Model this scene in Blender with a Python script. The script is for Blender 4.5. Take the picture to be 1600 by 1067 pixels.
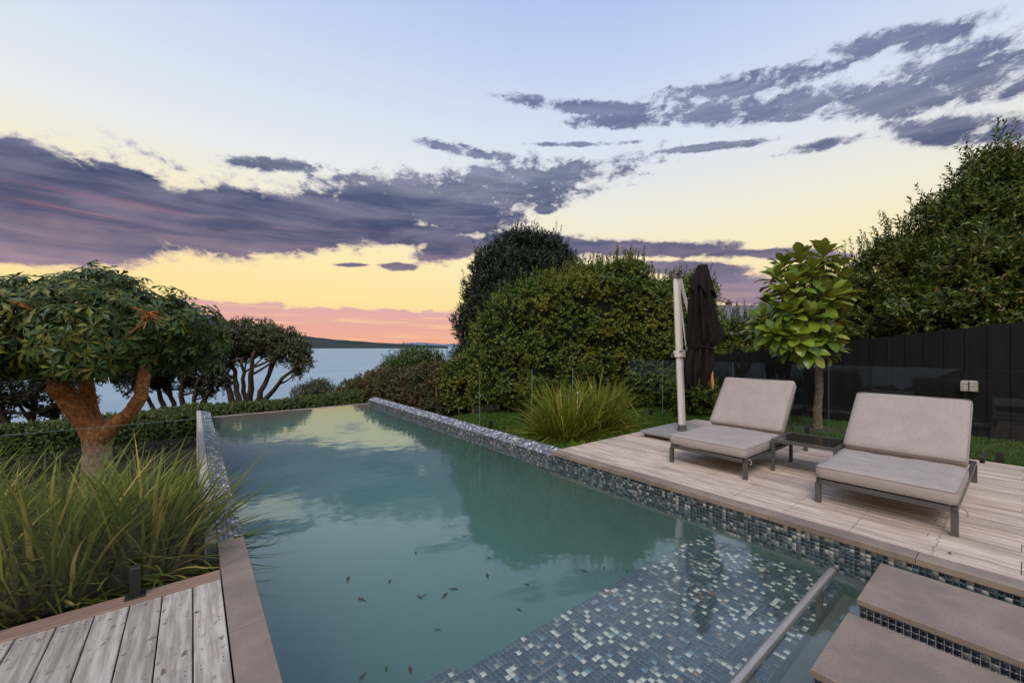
import bpy, bmesh, math, random
import numpy as np
from mathutils import Vector, Matrix

for o in list(bpy.data.objects): bpy.data.objects.remove(o)
scene = bpy.context.scene
COL = scene.collection
R = math.radians

# ------------------------------------------------------------------ camera
H = 1.45                      # eye height above the decks (z = 0)
F = 632.0                     # focal length in pixels of the 1600 px wide photograph
HOR = 541.0
YAW = 38.3
FX, FY = math.sin(R(YAW)), math.cos(R(YAW))       # forward
RX, RY = FY, -FX                                   # right
cam_d = bpy.data.cameras.new('camera')
cam_d.sensor_width = 36; cam_d.lens = F/1600*36
cam_d.shift_y = 7.5/1600
cam_d.clip_start = 0.05; cam_d.clip_end = 60000
cam = bpy.data.objects.new('camera', cam_d); COL.objects.link(cam)
cam.location = (0, 0, H); cam.rotation_euler = (R(90), 0, R(-YAW))
scene.camera = cam

def PD(px, py, d):            # point seen at a pixel, d metres deep
    l = (px-800)/F*d
    return Vector((FX*d+RX*l, FY*d+RY*l, H-(py-HOR)*d/F))

scene.render.engine = 'CYCLES'
scene.view_settings.view_transform = 'Standard'
scene.view_settings.look = 'None'
scene.view_settings.gamma = 1
scene.view_settings.exposure = .45
scene.cycles.max_bounces = 8
scene.cycles.transparent_max_bounces = 16
scene.cycles.volume_bounces = 2
scene.cycles.caustics_reflective = False
scene.cycles.caustics_refractive = False

def lin(c):
    return tuple(((v/255)/12.92 if v/255 <= .04045 else ((v/255+.055)/1.055)**2.4) for v in c)

# ------------------------------------------------------------------ node helper
class NT:
    def __init__(s, tree): s.t = tree; s.n = tree.nodes; s.l = tree.links
    def node(s, typ, **kw):
        n = s.n.new(typ)
        for k, v in kw.items(): setattr(n, k, v)
        return n
    def put(s, sock, v):
        if v is None: return
        if isinstance(v, bpy.types.NodeSocket): s.l.new(v, sock)
        else:
            if sock.type == 'RGBA' and len(v) == 3: v = (*v, 1)
            sock.default_value = v
    def math(s, op, a, b=None, c=None, clamp=False):
        n = s.node('ShaderNodeMath', operation=op, use_clamp=clamp)
        s.put(n.inputs[0], a); s.put(n.inputs[1], b); s.put(n.inputs[2], c)
        return n.outputs[0]
    def vmath(s, op, a, b=None):
        n = s.node('ShaderNodeVectorMath', operation=op)
        s.put(n.inputs[0], a); s.put(n.inputs[1], b)
        return n.outputs['Value'] if op in ('DOT_PRODUCT', 'LENGTH') else n.outputs[0]
    def mix(s, f, a, b, mode='MIX'):
        n = s.node('ShaderNodeMix', data_type='RGBA', blend_type=mode)
        s.put(n.inputs[0], f); s.put(n.inputs[6], a); s.put(n.inputs[7], b)
        return n.outputs[2]
    def ramp(s, f, stops, interp='LINEAR'):
        n = s.node('ShaderNodeValToRGB'); n.color_ramp.interpolation = interp
        e = n.color_ramp.elements
        while len(e) < len(stops): e.new(.5)
        for i, (p, c) in enumerate(stops):
            e[i].position = p
            if isinstance(c, (int, float)): c = (c, c, c)
            e[i].color = (*c[:3], 1)
        s.put(n.inputs[0], f)
        return n.outputs[0]
    def noise(s, vec, scale, detail=4, rough=.5, dist=0):
        n = s.node('ShaderNodeTexNoise'); n.noise_dimensions = '3D'
        s.put(n.inputs['Vector'], vec); n.inputs['Scale'].default_value = scale
        n.inputs['Detail'].default_value = detail; n.inputs['Roughness'].default_value = rough
        n.inputs['Distortion'].default_value = dist
        return n.outputs[0]
    def mapping(s, vec, loc=(0,0,0), rot=(0,0,0), scale=(1,1,1), typ='POINT'):
        n = s.node('ShaderNodeMapping', vector_type=typ)
        s.put(n.inputs[0], vec)
        n.inputs[1].default_value = loc; n.inputs[2].default_value = rot; n.inputs[3].default_value = scale
        return n.outputs[0]
    def smooth(s, x, a, b, lo=0, hi=1):
        n = s.node('ShaderNodeMapRange', interpolation_type='SMOOTHSTEP')
        s.put(n.inputs[0], x); n.inputs[1].default_value = a; n.inputs[2].default_value = b
        n.inputs[3].default_value = lo; n.inputs[4].default_value = hi
        return n.outputs[0]

# ------------------------------------------------------------------ sky
world = bpy.data.worlds.new('World'); scene.world = world; world.use_nodes = True
def build_sky():
    t = NT(world.node_tree); t.n.clear()
    D = t.node('ShaderNodeTexCoord').outputs['Generated']
    sep = t.node('ShaderNodeSeparateXYZ'); t.put(sep.inputs[0], D)
    el = t.math('MULTIPLY', t.math('ARCSINE', sep.outputs[2]), 180/math.pi)
    dr = t.vmath('DOT_PRODUCT', D, (RX, RY, 0)); df = t.vmath('DOT_PRODUCT', D, (FX, FY, 0))
    az = t.math('MULTIPLY', t.math('ARCTAN2', dr, df), 180/math.pi)
    comb = t.node('ShaderNodeCombineXYZ'); t.put(comb.inputs[0], az); t.put(comb.inputs[1], el)
    V = comb.outputs[0]
    ef = t.math('DIVIDE', el, 90, clamp=True)
    L = lambda *c: lin(c)
    rl = t.ramp(ef, [(0, L(244,196,150)), (2/90, L(247,205,148)), (6/90, L(251,223,150)), (11/90, L(252,230,170)), (17/90, L(247,235,200)),
                     (23/90, L(229,233,236)), (31/90, L(208,220,240)), (42/90, L(180,198,236)), (1, L(150,172,218))])
    rr = t.ramp(ef, [(0, L(240,205,160)), (6/90, L(246,222,160)), (12/90, L(247,232,188)), (18/90, L(236,232,216)),
                     (24/90, L(220,227,238)), (31/90, L(203,216,240)), (40/90, L(178,196,236)), (1, L(150,172,218))])
    sky = t.mix(t.smooth(az, -22, 18), rl, rr)
    # clouds: elongated masses in azimuth / elevation, broken up by noise
    def ae(x, y):
        if y <= -9000: return x, 0
        dx = x-800
        return math.degrees(math.atan2(dx, F)), math.degrees(math.atan2(HOR-y, math.hypot(F, dx)))
    blobs = [(-140,305,320,338,80),(-120,345,320,368,48),(120,330,560,345,48),(-150,390,260,392,24),(540,300,900,285,34),(250,350,640,350,36),(560,318,1010,248,30),(420,305,880,290,34),
             (640,345,840,318,34),(-60,240,110,262,32),(120,262,280,318,30),(520,365,760,362,16),(650,398,760,372,20),
             (700,292,980,268,30),(300,330,720,322,40),
             (870,383,1180,390,13),(1130,393,1360,400,9),(720,372,960,388,18),(1060,440,1290,468,26),(960,412,1200,425,12),
             (1280,85,1560,28,19),(1020,158,1340,92,19),(790,152,1100,168,11),(1000,172,1430,135,21),(1380,130,1660,90,40),
             (1230,160,1640,128,27),(1380,205,1660,195,24),(1210,242,1350,212,8),(1020,238,1230,214,6),(880,190,1100,176,12),(330,250,520,262,10),(660,222,800,246,9),
             (590,416,648,417,6),(520,414,580,414,3),
             (840,225,1000,222,4),(1180,190,1280,180,5),(830,328,870,326,8)]
    Fm = None
    def add(b, Fm):
        m = t.mapping(V, (b[0], b[1], 0), (0, 0, b[4]), (b[2], b[3], 1), 'TEXTURE')
        r = t.math('SUBTRACT', 1, t.vmath('DOT_PRODUCT', m, m))
        if Fm is None: return r
        return t.math('SMOOTH_MAX', Fm, r, .12)
    for x1, y1, x2, y2, th in blobs:
        a1, e1 = ae(x1, y1); a2, e2 = ae(x2, y2); cx, cy = (x1+x2)/2, (y1+y2)/2
        _, eu = ae(cx, cy-th); _, ed = ae(cx, cy+th)
        Fm = add(((a1+a2)/2, (e1+e2)/2, math.hypot(a2-a1, e2-e1)/2*1.12, (eu-ed)/2*(1.38 if th > 20 else 1.3), math.atan2(e2-e1, a2-a1)), Fm)
    for a, e, ra, re, ro in [(-85,17,32,6,0),(-150,12,25,4,.05),(80,25,26,5,.1),(120,14,30,4,0),(165,24,24,5,0),(-115,32,22,4,.1),
                             (-30,56,20,3,.1),(60,58,20,4,-.2),(-90,62,24,4,0),(150,50,25,5,0)]:
        Fm = add((a, e, ra, re, ro), Fm)
    vs = t.mapping(V, scale=(.13, .30, 1))
    n1 = t.noise(vs, 1.0, 12, .62, .35)
    n2 = t.noise(t.mapping(V, (7, 3, 2), scale=(.5, .9, 1)), 1.0, 9, .68, .3)
    Fm = t.math('ADD', Fm, t.math('MULTIPLY', t.smooth(Fm, .3, .8, 0, .5), t.smooth(el, 21, 17)))
    Fn = t.math('ADD', t.math('ADD', Fm, .12), t.math('MULTIPLY', t.math('SUBTRACT', n1, .5), 2.7))
    Fn = t.math('ADD', Fn, t.math('MULTIPLY', t.math('SUBTRACT', n2, .5), t.smooth(el, 16, 22, 2.4, 3.2)))
    dens = t.math('MULTIPLY', t.smooth(Fn, -.05, .95), t.smooth(el, 17, 24, 1.0, .88))
    # colour of the clouds: slate blue high up, mauve near the sunset
    deep = t.ramp(ef, [(0, L(150,118,130)), (8/90, L(118,104,130)), (12/90, L(80,76,104)), (16/90, L(60,66,98)), (26/90, L(70,82,124)), (1, L(110,120,160))])
    edge = t.ramp(ef, [(0, L(222,160,150)), (9/90, L(214,170,168)), (14/90, L(180,160,180)), (20/90, L(186,186,206)), (1, L(190,200,226))])
    n3 = t.noise(t.mapping(V, (1, 9, 0), scale=(.09, .55, 1)), 1.0, 8, .6, .4)
    shade = t.smooth(n3, .3, .72)
    body = t.mix(t.math('MULTIPLY', shade, .34), deep, edge)
    ccol = t.mix(t.smooth(Fn, .1, .85), edge, body)
    streak = t.math('MULTIPLY', t.smooth(t.noise(t.mapping(V, (3, 1, 5), scale=(.05, 1.3, 1)), 1.0, 5, .55, .5), .56, .70),
                    t.math('MULTIPLY', t.smooth(el, 16, 12), t.smooth(az, 15, -20)))
    ccol = t.mix(t.math('MULTIPLY', streak, .4), ccol, L(205,122,118))
    sky = t.mix(dens, sky, ccol)
    # low pink bank over the horizon
    n4 = t.noise(t.mapping(V, (2, 2, 8), scale=(.22, .5, 1)), 1.0, 8, .6, .2)
    top = t.math('ADD', 3.9, t.math('MULTIPLY', n4, 2.6))
    bank = t.smooth(t.math('SUBTRACT', top, el), .0, .35)
    n5 = t.noise(t.mapping(V, (9, 2, 1), scale=(.06, 1.6, 1)), 1.0, 8, .6, .5)
    bcol = t.mix(t.smooth(n5, .50, .68), t.ramp(t.math('DIVIDE', el, 6, clamp=True), [(0, L(236,168,140)), (.4, L(228,160,150)), (1, L(212,160,166))]), L(248,200,146))
    sky = t.mix(t.math('MULTIPLY', bank, .92), sky, bcol)
    below = t.smooth(el, -1.0, -.2)
    sky = t.mix(below, L(95,110,122), sky)
    ns = t.node('ShaderNodeTexSky', sky_type='NISHITA', sun_disc=False)
    ns.sun_elevation = R(SUN_EL); ns.sun_rotation = R(SUN_AZ)
    b1 = t.node('ShaderNodeBackground'); t.put(b1.inputs[0], sky); b1.inputs[1].default_value = .73
    b2 = t.node('ShaderNodeBackground'); t.put(b2.inputs[0], ns.outputs[0]); b2.inputs[1].default_value = .006
    ad = t.node('ShaderNodeAddShader'); t.l.new(b1.outputs[0], ad.inputs[0]); t.l.new(b2.outputs[0], ad.inputs[1])
    out = t.node('ShaderNodeOutputWorld'); t.l.new(ad.outputs[0], out.inputs[0])
SUN_EL, SUN_AZ = 48.0, 235.0       # azimuth clockwise from +Y: behind the photographer, a little left
build_sky()
sd = bpy.data.lights.new('sun', 'SUN'); sd.energy = 1.5; sd.angle = R(28); sd.color = (1, .91, .82)
sun = bpy.data.objects.new('sun', sd); COL.objects.link(sun)
sv = Vector((math.sin(R(SUN_AZ))*math.cos(R(SUN_EL)), math.cos(R(SUN_AZ))*math.cos(R(SUN_EL)), math.sin(R(SUN_EL))))
sun.rotation_euler = (-sv).to_track_quat('-Z', 'Y').to_euler()

# ------------------------------------------------------------------ materials
MATS = {}
def newmat(name):
    m = bpy.data.materials.new(name); m.use_nodes = True
    t = NT(m.node_tree); t.n.clear(); MATS[name] = m
    out = t.node('ShaderNodeOutputMaterial')
    return m, t, out
def surf(name, c1, c2=None, scale=6, stretch=(1,1,1), rough=.7, bump=.0, bscale=60, metal=0, detail=6, spec=.5,
         island=None, objrand=0, spots=None, bdist=.004, sheen=0, lo=.35, hi=.65):
    m, t, out = newmat(name)
    geo = t.node('ShaderNodeNewGeometry')
    P = t.mapping(geo.outputs['Position'], scale=stretch)
    c2 = c2 or tuple(v*.75 for v in c1)
    col = t.mix(t.smooth(t.noise(P, scale, detail, .6), lo, hi), c1, c2)
    if island:
        col0 = t.ramp(geo.outputs['Random Per Island'], island[0], island[1] if len(island) > 1 else 'LINEAR')
        col = t.mix(island[2] if len(island) > 2 else 1.0, col, col0)
    if spots:
        sc, c3, a, b = spots[:4]
        st = spots[4] if len(spots) > 4 else (1,1,1)
        col = t.mix(t.smooth(t.noise(t.mapping(geo.outputs['Position'], scale=st), sc, 5, .6), a, b), col, c3)
    if objrand:
        r = t.node('ShaderNodeObjectInfo').outputs['Random']
        v = t.math('ADD', 1-objrand, t.math('MULTIPLY', r, 2*objrand))
        cv = t.node('ShaderNodeCombineXYZ')
        for i in range(3): t.put(cv.inputs[i], v)
        col = t.mix(1.0, col, cv.outputs[0], 'MULTIPLY')
    b = t.node('ShaderNodeBsdfPrincipled')
    t.put(b.inputs['Base Color'], col); b.inputs['Metallic'].default_value = metal
    b.inputs['Specular IOR Level'].default_value = spec
    t.put(b.inputs['Roughness'], t.math('ADD', rough-.08, t.math('MULTIPLY', t.noise(P, scale*3, 3), .16)))
    if bump:
        bn = t.node('ShaderNodeBump'); bn.inputs['Strength'].default_value = bump; bn.inputs['Distance'].default_value = bdist
        t.put(bn.inputs['Height'], t.noise(P, bscale, 5, .65)); t.put(b.inputs['Normal'], bn.outputs[0])
    t.l.new(b.outputs[0], out.inputs[0])
    return m
def leafmat(name, stops, patch=None, rough=.45, trans=.25, spec=.4):
    m, t, out = newmat(name)
    geo = t.node('ShaderNodeNewGeometry')
    col = t.ramp(geo.outputs['Random Per Island'], stops)
    if patch:
        sc, c, a, b, f = patch
        col = t.mix(t.math('MULTIPLY', t.smooth(t.noise(geo.outputs['Position'], sc, 4, .6), a, b), f), col, c)
    v = t.math('ADD', .78, t.math('MULTIPLY', t.noise(geo.outputs['Position'], 25, 3), .45))
    cv = t.node('ShaderNodeCombineXYZ')
    for i in range(3): t.put(cv.inputs[i], v)
    col = t.mix(1.0, col, cv.outputs[0], 'MULTIPLY')
    b = t.node('ShaderNodeBsdfPrincipled'); t.put(b.inputs['Base Color'], col)
    b.inputs['Roughness'].default_value = rough; b.inputs['Specular IOR Level'].default_value = spec
    tr = t.node('ShaderNodeBsdfTranslucent'); t.put(tr.inputs[0], t.mix(.5, col, (.16, .2, .02), 'ADD') if trans > .3 else col)
    mx = t.node('ShaderNodeMixShader'); mx.inputs[0].default_value = trans
    t.l.new(b.outputs[0], mx.inputs[1]); t.l.new(tr.outputs[0], mx.inputs[2]); t.l.new(mx.outputs[0], out.inputs[0])
    return m

surf('deckwood', (.62,.50,.415), (.40,.295,.23), 3, (9, .7, 1), .72, .5, 40, objrand=.2, spots=(9, (.25,.175,.14), .58, .78, (3,.5,1)), bdist=.002)
surf('deckwood_left', (.50,.43,.375), (.29,.24,.20), 3.2, (11, .8, 1), .7, .8, 40, objrand=.14, spots=(16, (.12,.09,.075), .58, .70, (1.4,.8,1)), bdist=.003)
surf('edgewood', (.30,.19,.14), (.22,.14,.10), 3, (1, 9, 3), .6, .4, 40, bdist=.002)
surf('under', (.03,.025,.022), rough=.9)
surf('screw', (.10,.085,.075), rough=.5, metal=.4)
surf('stone', (.27,.205,.16), (.205,.155,.125), 4, (1,1,1), .62, .35, 220, objrand=.09, spots=(120, (.15,.115,.09), .52, .72), bdist=.001)
surf('stone_wall', (.52,.44,.38), (.42,.35,.30), 4, rough=.8, bump=.3, bscale=90)
surf('grout', (.42,.37,.32), (.34,.30,.27), 5, rough=.85, bump=.2, bscale=150)
surf('grout_dark', (.12,.125,.13), (.09,.095,.10), 5, rough=.85)
K = 'CONSTANT'
surf('tile_riser', (.1,.1,.1), rough=.14, spec=.7, island=([(0,(.010,.013,.022)),(.22,(.022,.026,.038)),(.42,(.05,.06,.085)),(.6,(.10,.11,.135)),(.76,(.20,.19,.185)),(.88,(.36,.33,.29))], K))
surf('tile_dark', (.1,.1,.1), rough=.14, spec=.7, island=([(0,(.006,.008,.013)),(.4,(.014,.017,.026)),(.75,(.03,.034,.05)),(.92,(.13,.125,.12))], K))
surf('tile_wall', (.1,.1,.1), rough=.2, spec=.7, island=([(0,(.10,.115,.15)),(.3,(.17,.19,.235)),(.62,(.26,.27,.31)),(.8,(.42,.42,.44)),(.91,(.75,.74,.72))], K))
surf('tile_shaded', (.1,.1,.1), rough=.2, spec=.6, island=([(0,(.05,.055,.07)),(.4,(.09,.10,.12)),(.75,(.15,.155,.17)),(.92,(.3,.3,.3))], K))  # mosaic for upright faces, their dimmer reflection put into the colours
surf('tile_shelf', (.1,.1,.1), rough=.2, spec=.6, island=([(0,(.025,.033,.045)),(.3,(.038,.048,.062)),(.55,(.055,.065,.078)),(.74,(.085,.09,.10)),(.80,(.22,.22,.19)),(.87,(.50,.48,.39)),(.98,(.12,.20,.24)),(.99,(.22,.12,.07))], K))
surf('plaster', (.060,.105,.092), (.050,.092,.080), .8, rough=.9, spots=(5, (.07,.115,.10), .5, .8))
surf('ledge_floor', (.15,.135,.11), (.12,.11,.09), 2, rough=.9, spots=(60, (.15,.15,.14), .5, .8))
surf('fabric', (.405,.345,.315), (.365,.31,.285), 5, rough=.9, bump=.5, bscale=420, spec=.15, spots=(110, (.29,.245,.225), .38, .8, (1,.35,2.5)), bdist=.003)
surf('piping', (.33,.285,.26), rough=.9, spec=.1)
surf('frame_metal', (.115,.108,.10), (.10,.095,.09), 8, rough=.42, metal=.35)
surf('table_glass', (.02,.02,.022), rough=.06, spec=.9)
surf('alu', (.78,.74,.71), (.72,.68,.65), 4, (1,1,.4), .38, metal=.25)
surf('alu_dark', (.14,.13,.125), rough=.5, metal=.3)
surf('bar_metal', (.50,.46,.43), (.42,.38,.35), 4, (.5,6,6), .3, metal=.7)
surf('base_slab', (.30,.275,.25), (.25,.23,.21), 6, rough=.7, bump=.2)
surf('canvas', (.014,.010,.0085), (.010,.0075,.0065), 3, rough=.85, bump=.5, bscale=260, spec=.2, bdist=.003)
surf('pole_lit', (.62,.27,.10), (.5,.2,.07), 8, (1,1,.3), .5)  # orange light falling on the canopy pole, painted into its base colour
surf('black', (.012,.012,.012), rough=.5)
surf('white_plastic', (.6,.58,.55), rough=.5)
surf('fence_paint', (.0075,.0075,.0085), (.005,.005,.006), 2, (3,3,.5), .65, spec=.2, bump=.4, bscale=30, objrand=.3, spots=(40, (.05,.05,.055), .70, .8))
surf('soil', (.055,.035,.022), (.03,.02,.014), 6, rough=.95, bump=.9, bscale=40, bdist=.02)
surf('terrain', (.025,.03,.013), (.035,.028,.017), 2, rough=1, spec=.05, bump=.6, bscale=20, bdist=.03)
surf('twig', (.03,.022,.015), (.02,.016,.011), 6, rough=.9)
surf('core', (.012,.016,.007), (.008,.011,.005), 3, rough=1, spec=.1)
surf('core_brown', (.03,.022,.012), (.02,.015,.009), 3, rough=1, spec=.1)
surf('bark_dark', (.075,.045,.033), (.045,.028,.022), 5, (3,3,.6), .85, .8, 30, bdist=.02)
surf('bark_puka', (.17,.115,.07), (.10,.07,.045), 14, (1,1,1.6), .85, .9, 40, bdist=.01, spots=(30,(.30,.24,.17),.55,.7))
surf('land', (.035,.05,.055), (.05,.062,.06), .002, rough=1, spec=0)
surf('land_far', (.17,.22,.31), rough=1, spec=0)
surf('house_wall', (.55,.5,.45), rough=.8)
surf('roof_tile', (.20,.205,.235), (.17,.175,.20), 1, rough=.8, island=([(0,(.15,.155,.18)),(1,(.27,.275,.31))], 'LINEAR', .6))
surf('brick', (.12,.08,.07), rough=.9)
surf('pale_box', (.52,.45,.38), (.3,.26,.22), 30, rough=.7)
surf('dead_leaf', (.035,.035,.02), (.05,.035,.02), 20, rough=.8)
surf('dry_leaf', (.42,.14,.03), (.30,.09,.02), 12, rough=.7)

def bark_orange():
    m, t, out = newmat('bark_orange')
    geo = t.node('ShaderNodeNewGeometry'); sp = t.node('ShaderNodeSeparateXYZ'); t.put(sp.inputs[0], geo.outputs['Position'])
    n = t.noise(t.mapping(geo.outputs['Position'], scale=(1,1,.8)), 26, 10, .72, .6)
    up = t.mix(t.smooth(n, .35, .62), (.56,.24,.075), (.17,.065,.024))
    low = t.mix(t.smooth(n, .35, .62), (.42,.30,.21), (.17,.11,.075))
    col = t.mix(t.smooth(t.math('ADD', sp.outputs[2], t.math('MULTIPLY', n, .3)), .25, .62), low, up)
    b = t.node('ShaderNodeBsdfPrincipled'); t.put(b.inputs['Base Color'], col); b.inputs['Roughness'].default_value = .8
    bn = t.node('ShaderNodeBump'); bn.inputs['Strength'].default_value = .9; bn.inputs['Distance'].default_value = .015
    t.put(bn.inputs['Height'], t.noise(t.mapping(geo.outputs['Position'], scale=(1,1,2)), 34, 8, .75)); t.put(b.inputs['Normal'], bn.outputs[0])
    t.l.new(b.outputs[0], out.inputs[0])
bark_orange()

leafmat('leaf_hedge', [(0,(0.046,0.095,0.016)),(.35,(0.078,0.151,0.025)),(.65,(0.132,0.209,0.031)),(.86,(0.232,0.283,0.043)),(.95,(0.264,0.170,0.046)),(1,(0.202,0.104,0.046))],
        patch=(1.1, (.30,.27,.035), .46, .66, .6))
leafmat('leaf_brown', [(0,(0.064,0.066,0.023)),(.4,(0.108,0.104,0.033)),(.75,(0.180,0.131,0.050)),(1,(0.216,0.112,0.058))], patch=(1.3,(.06,.09,.02),.5,.65,.7))
leafmat('leaf_dark', [(0,(0.021,0.031,0.017)),(.6,(0.036,0.052,0.027)),(1,(0.072,0.086,0.047))], rough=.4)
leafmat('leaf_bright', [(0,(0.048,0.090,0.017)),(.6,(0.084,0.144,0.024)),(1,(0.156,0.204,0.042))])
leafmat('leaf_low', [(0,(0.058,0.094,0.023)),(.6,(0.106,0.153,0.035)),(1,(0.230,0.269,0.070))], patch=(2,(.13,.13,.04),.5,.7,.5))
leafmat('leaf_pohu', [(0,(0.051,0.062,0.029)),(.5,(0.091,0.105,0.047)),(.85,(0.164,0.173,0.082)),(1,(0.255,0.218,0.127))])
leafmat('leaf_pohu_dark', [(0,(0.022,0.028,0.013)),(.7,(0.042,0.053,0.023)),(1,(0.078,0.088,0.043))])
leafmat('leaf_right', [(0,(0.042,0.070,0.013)),(.5,(0.075,0.119,0.019)),(.85,(0.142,0.182,0.029)),(.97,(0.282,0.244,0.043)),(1,(0.264,0.122,0.043))], patch=(1.1, (.17,.16,.03), .5, .7, .5), rough=.38)
leafmat('leaf_cuss', [(0,(0.015,0.032,0.010)),(.12,(0.031,0.065,0.016)),(.5,(0.059,0.108,0.024)),(.85,(0.090,0.138,0.030)),(.97,(0.170,0.171,0.025)),(1,(0.297,0.171,0.020))], rough=.45, trans=.25)
leafmat('leaf_grass', [(0,(0.073,0.106,0.010)),(.45,(0.145,0.189,0.017)),(.8,(0.244,0.258,0.029)),(.93,(0.356,0.302,0.057)),(1,(0.551,0.379,0.123))], rough=.5, trans=.3, spec=.22)
leafmat('lawn', [(0,(0.041,0.098,0.009)),(.6,(0.071,0.153,0.015)),(1,(0.143,0.207,0.028))], trans=.3)
def puka_mat():
    m, t, out = newmat('leaf_puka')
    geo = t.node('ShaderNodeNewGeometry'); oi = t.node('ShaderNodeObjectInfo').outputs['Random']
    tc = t.node('ShaderNodeTexCoord').outputs['Object']; s = t.node('ShaderNodeSeparateXYZ'); t.put(s.inputs[0], tc)
    top = t.ramp(oi, [(0,(.08,.155,.013)),(.5,(.15,.26,.022)),(.9,(.27,.35,.04)),(1,(.42,.44,.10))])
    und = t.ramp(oi, [(0,(.13,.15,.035)),(1,(.20,.20,.06))])
    col = t.mix(geo.outputs['Backfacing'], top, und)
    ax = t.math('ABSOLUTE', s.outputs[1])
    vein = t.smooth(ax, .006, .001)
    side = t.smooth(t.math('ABSOLUTE', t.math('SUBTRACT', t.math('FRACT', t.math('MULTIPLY', t.math('SUBTRACT', s.outputs[0], ax), 34)), .5)), .06, .0)
    col = t.mix(t.math('MULTIPLY', t.math('MAXIMUM', vein, t.math('MULTIPLY', side, .5)), .6), col, (.36,.42,.13))
    b = t.node('ShaderNodeBsdfPrincipled'); t.put(b.inputs['Base Color'], col); b.inputs['Roughness'].default_value = .3
    tr = t.node('ShaderNodeBsdfTranslucent'); t.put(tr.inputs[0], t.mix(1.0, col, (1.3,1.2,.5), 'MULTIPLY'))
    mx = t.node('ShaderNodeMixShader'); mx.inputs[0].default_value = .3
    t.l.new(b.outputs[0], mx.inputs[1]); t.l.new(tr.outputs[0], mx.inputs[2]); t.l.new(mx.outputs[0], out.inputs[0])
puka_mat()

def clear_mat(name, tint, ior, gloss_rough=0.0, bump=None, absorb=None, gain=1.0, cap=1.0, gtint=(1,1,1)):
    m, t, out = newmat(name)
    tr = t.node('ShaderNodeBsdfTransparent'); t.put(tr.inputs[0], tint)
    gl = t.node('ShaderNodeBsdfGlossy'); t.put(gl.inputs[0], gtint); gl.inputs['Roughness'].default_value = gloss_rough
    fr = t.node('ShaderNodeFresnel'); fr.inputs[0].default_value = ior
    if bump:
        geo = t.node('ShaderNodeNewGeometry')
        bn = t.node('ShaderNodeBump'); bn.inputs['Strength'].default_value = bump[1]; bn.inputs['Distance'].default_value = bump[2]
        t.put(bn.inputs['Height'], t.noise(geo.outputs['Position'], bump[0], 3, .5))
        t.put(gl.inputs['Normal'], bn.outputs[0]); t.put(fr.inputs['Normal'], bn.outputs[0])
    # only the outer side reflects: light leaving the water or the pane passes straight
    geo2 = t.node('ShaderNodeNewGeometry')
    f = t.math('MULTIPLY', t.math('MINIMUM', t.math('MULTIPLY', fr.outputs[0], gain), cap), t.math('SUBTRACT', 1, geo2.outputs['Backfacing']))
    mx = t.node('ShaderNodeMixShader'); t.put(mx.inputs[0], f)
    t.l.new(tr.outputs[0], mx.inputs[1]); t.l.new(gl.outputs[0], mx.inputs[2]); t.l.new(mx.outputs[0], out.inputs[0])
    if absorb:
        va = t.node('ShaderNodeVolumeAbsorption'); t.put(va.inputs[0], absorb[0]); va.inputs[1].default_value = absorb[1]
        vs = t.node('ShaderNodeVolumeScatter'); t.put(vs.inputs[0], absorb[2]); vs.inputs[1].default_value = absorb[3]
        ad = t.node('ShaderNodeAddShader'); t.l.new(va.outputs[0], ad.inputs[0]); t.l.new(vs.outputs[0], ad.inputs[1])
        t.l.new(ad.outputs[0], out.inputs['Volume'])
    return m
clear_mat('pool_water', (1,1,1), 1.36, 0.045, bump=(2.6, .16, .02), absorb=((.42,.74,.68), .50, (.55,.88,.80), .20), gain=1.7, cap=.40, gtint=(.80,.91,1.0))
clear_mat('glass', (.94,.97,.96), 1.5, 0.0, gain=.75)
surf('glass_edge', (.20,.34,.30), rough=.2, spec=.8)

def sea_mat():
    m, t, out = newmat('sea')
    geo = t.node('ShaderNodeNewGeometry')
    P = geo.outputs['Position']
    n = t.noise(t.mapping(P, scale=(.004,.012,1)), 1, 6, .6)
    b = t.node('ShaderNodeBsdfPrincipled')
    t.put(b.inputs['Base Color'], t.mix(t.smooth(n, .35, .65), (.25,.34,.42), (.29,.39,.46)))
    b.inputs['Roughness'].default_value = .5; b.inputs['Specular IOR Level'].default_value = .12
    bn = t.node('ShaderNodeBump'); bn.inputs['Strength'].default_value = .75; bn.inputs['Distance'].default_value = 1.2
    t.put(bn.inputs['Height'], t.noise(t.mapping(P, scale=(.16,.32,1)), 1, 6, .65)); t.put(b.inputs['Normal'], bn.outputs[0])
    t.l.new(b.outputs[0], out.inputs[0])
sea_mat()

# ------------------------------------------------------------------ object helpers
def link(o, parent=None):
    COL.objects.link(o)
    if parent is not None: o.parent = parent
    return o
def mesh(name, verts, faces, mat, smooth=False):
    me = bpy.data.meshes.new(name)
    verts = np.asarray(verts, dtype=np.float32).reshape(-1, 3)
    if isinstance(faces, np.ndarray):
        nf, k = faces.shape
        me.vertices.add(len(verts)); me.vertices.foreach_set('co', verts.ravel())
        me.loops.add(nf*k); me.loops.foreach_set('vertex_index', faces.astype(np.int32).ravel())
        me.polygons.add(nf); me.polygons.foreach_set('loop_start', np.arange(0, nf*k, k, dtype=np.int32))
        try: me.polygons.foreach_set('loop_total', np.full(nf, k, dtype=np.int32))
        except Exception: pass
        me.update(calc_edges=True)
    else:
        me.from_pydata([tuple(map(float, v)) for v in verts], [], faces); me.update()
    if mat: me.materials.append(MATS[mat])
    if smooth: me.polygons.foreach_set('use_smooth', np.ones(len(me.polygons), dtype=bool))
    return me
def obj(name, verts, faces, mat, parent=None, loc=None, smooth=False):
    o = bpy.data.objects.new(name, mesh(name, verts, faces, mat, smooth))
    if loc is not None: o.location = loc
    return link(o, parent)
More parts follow.
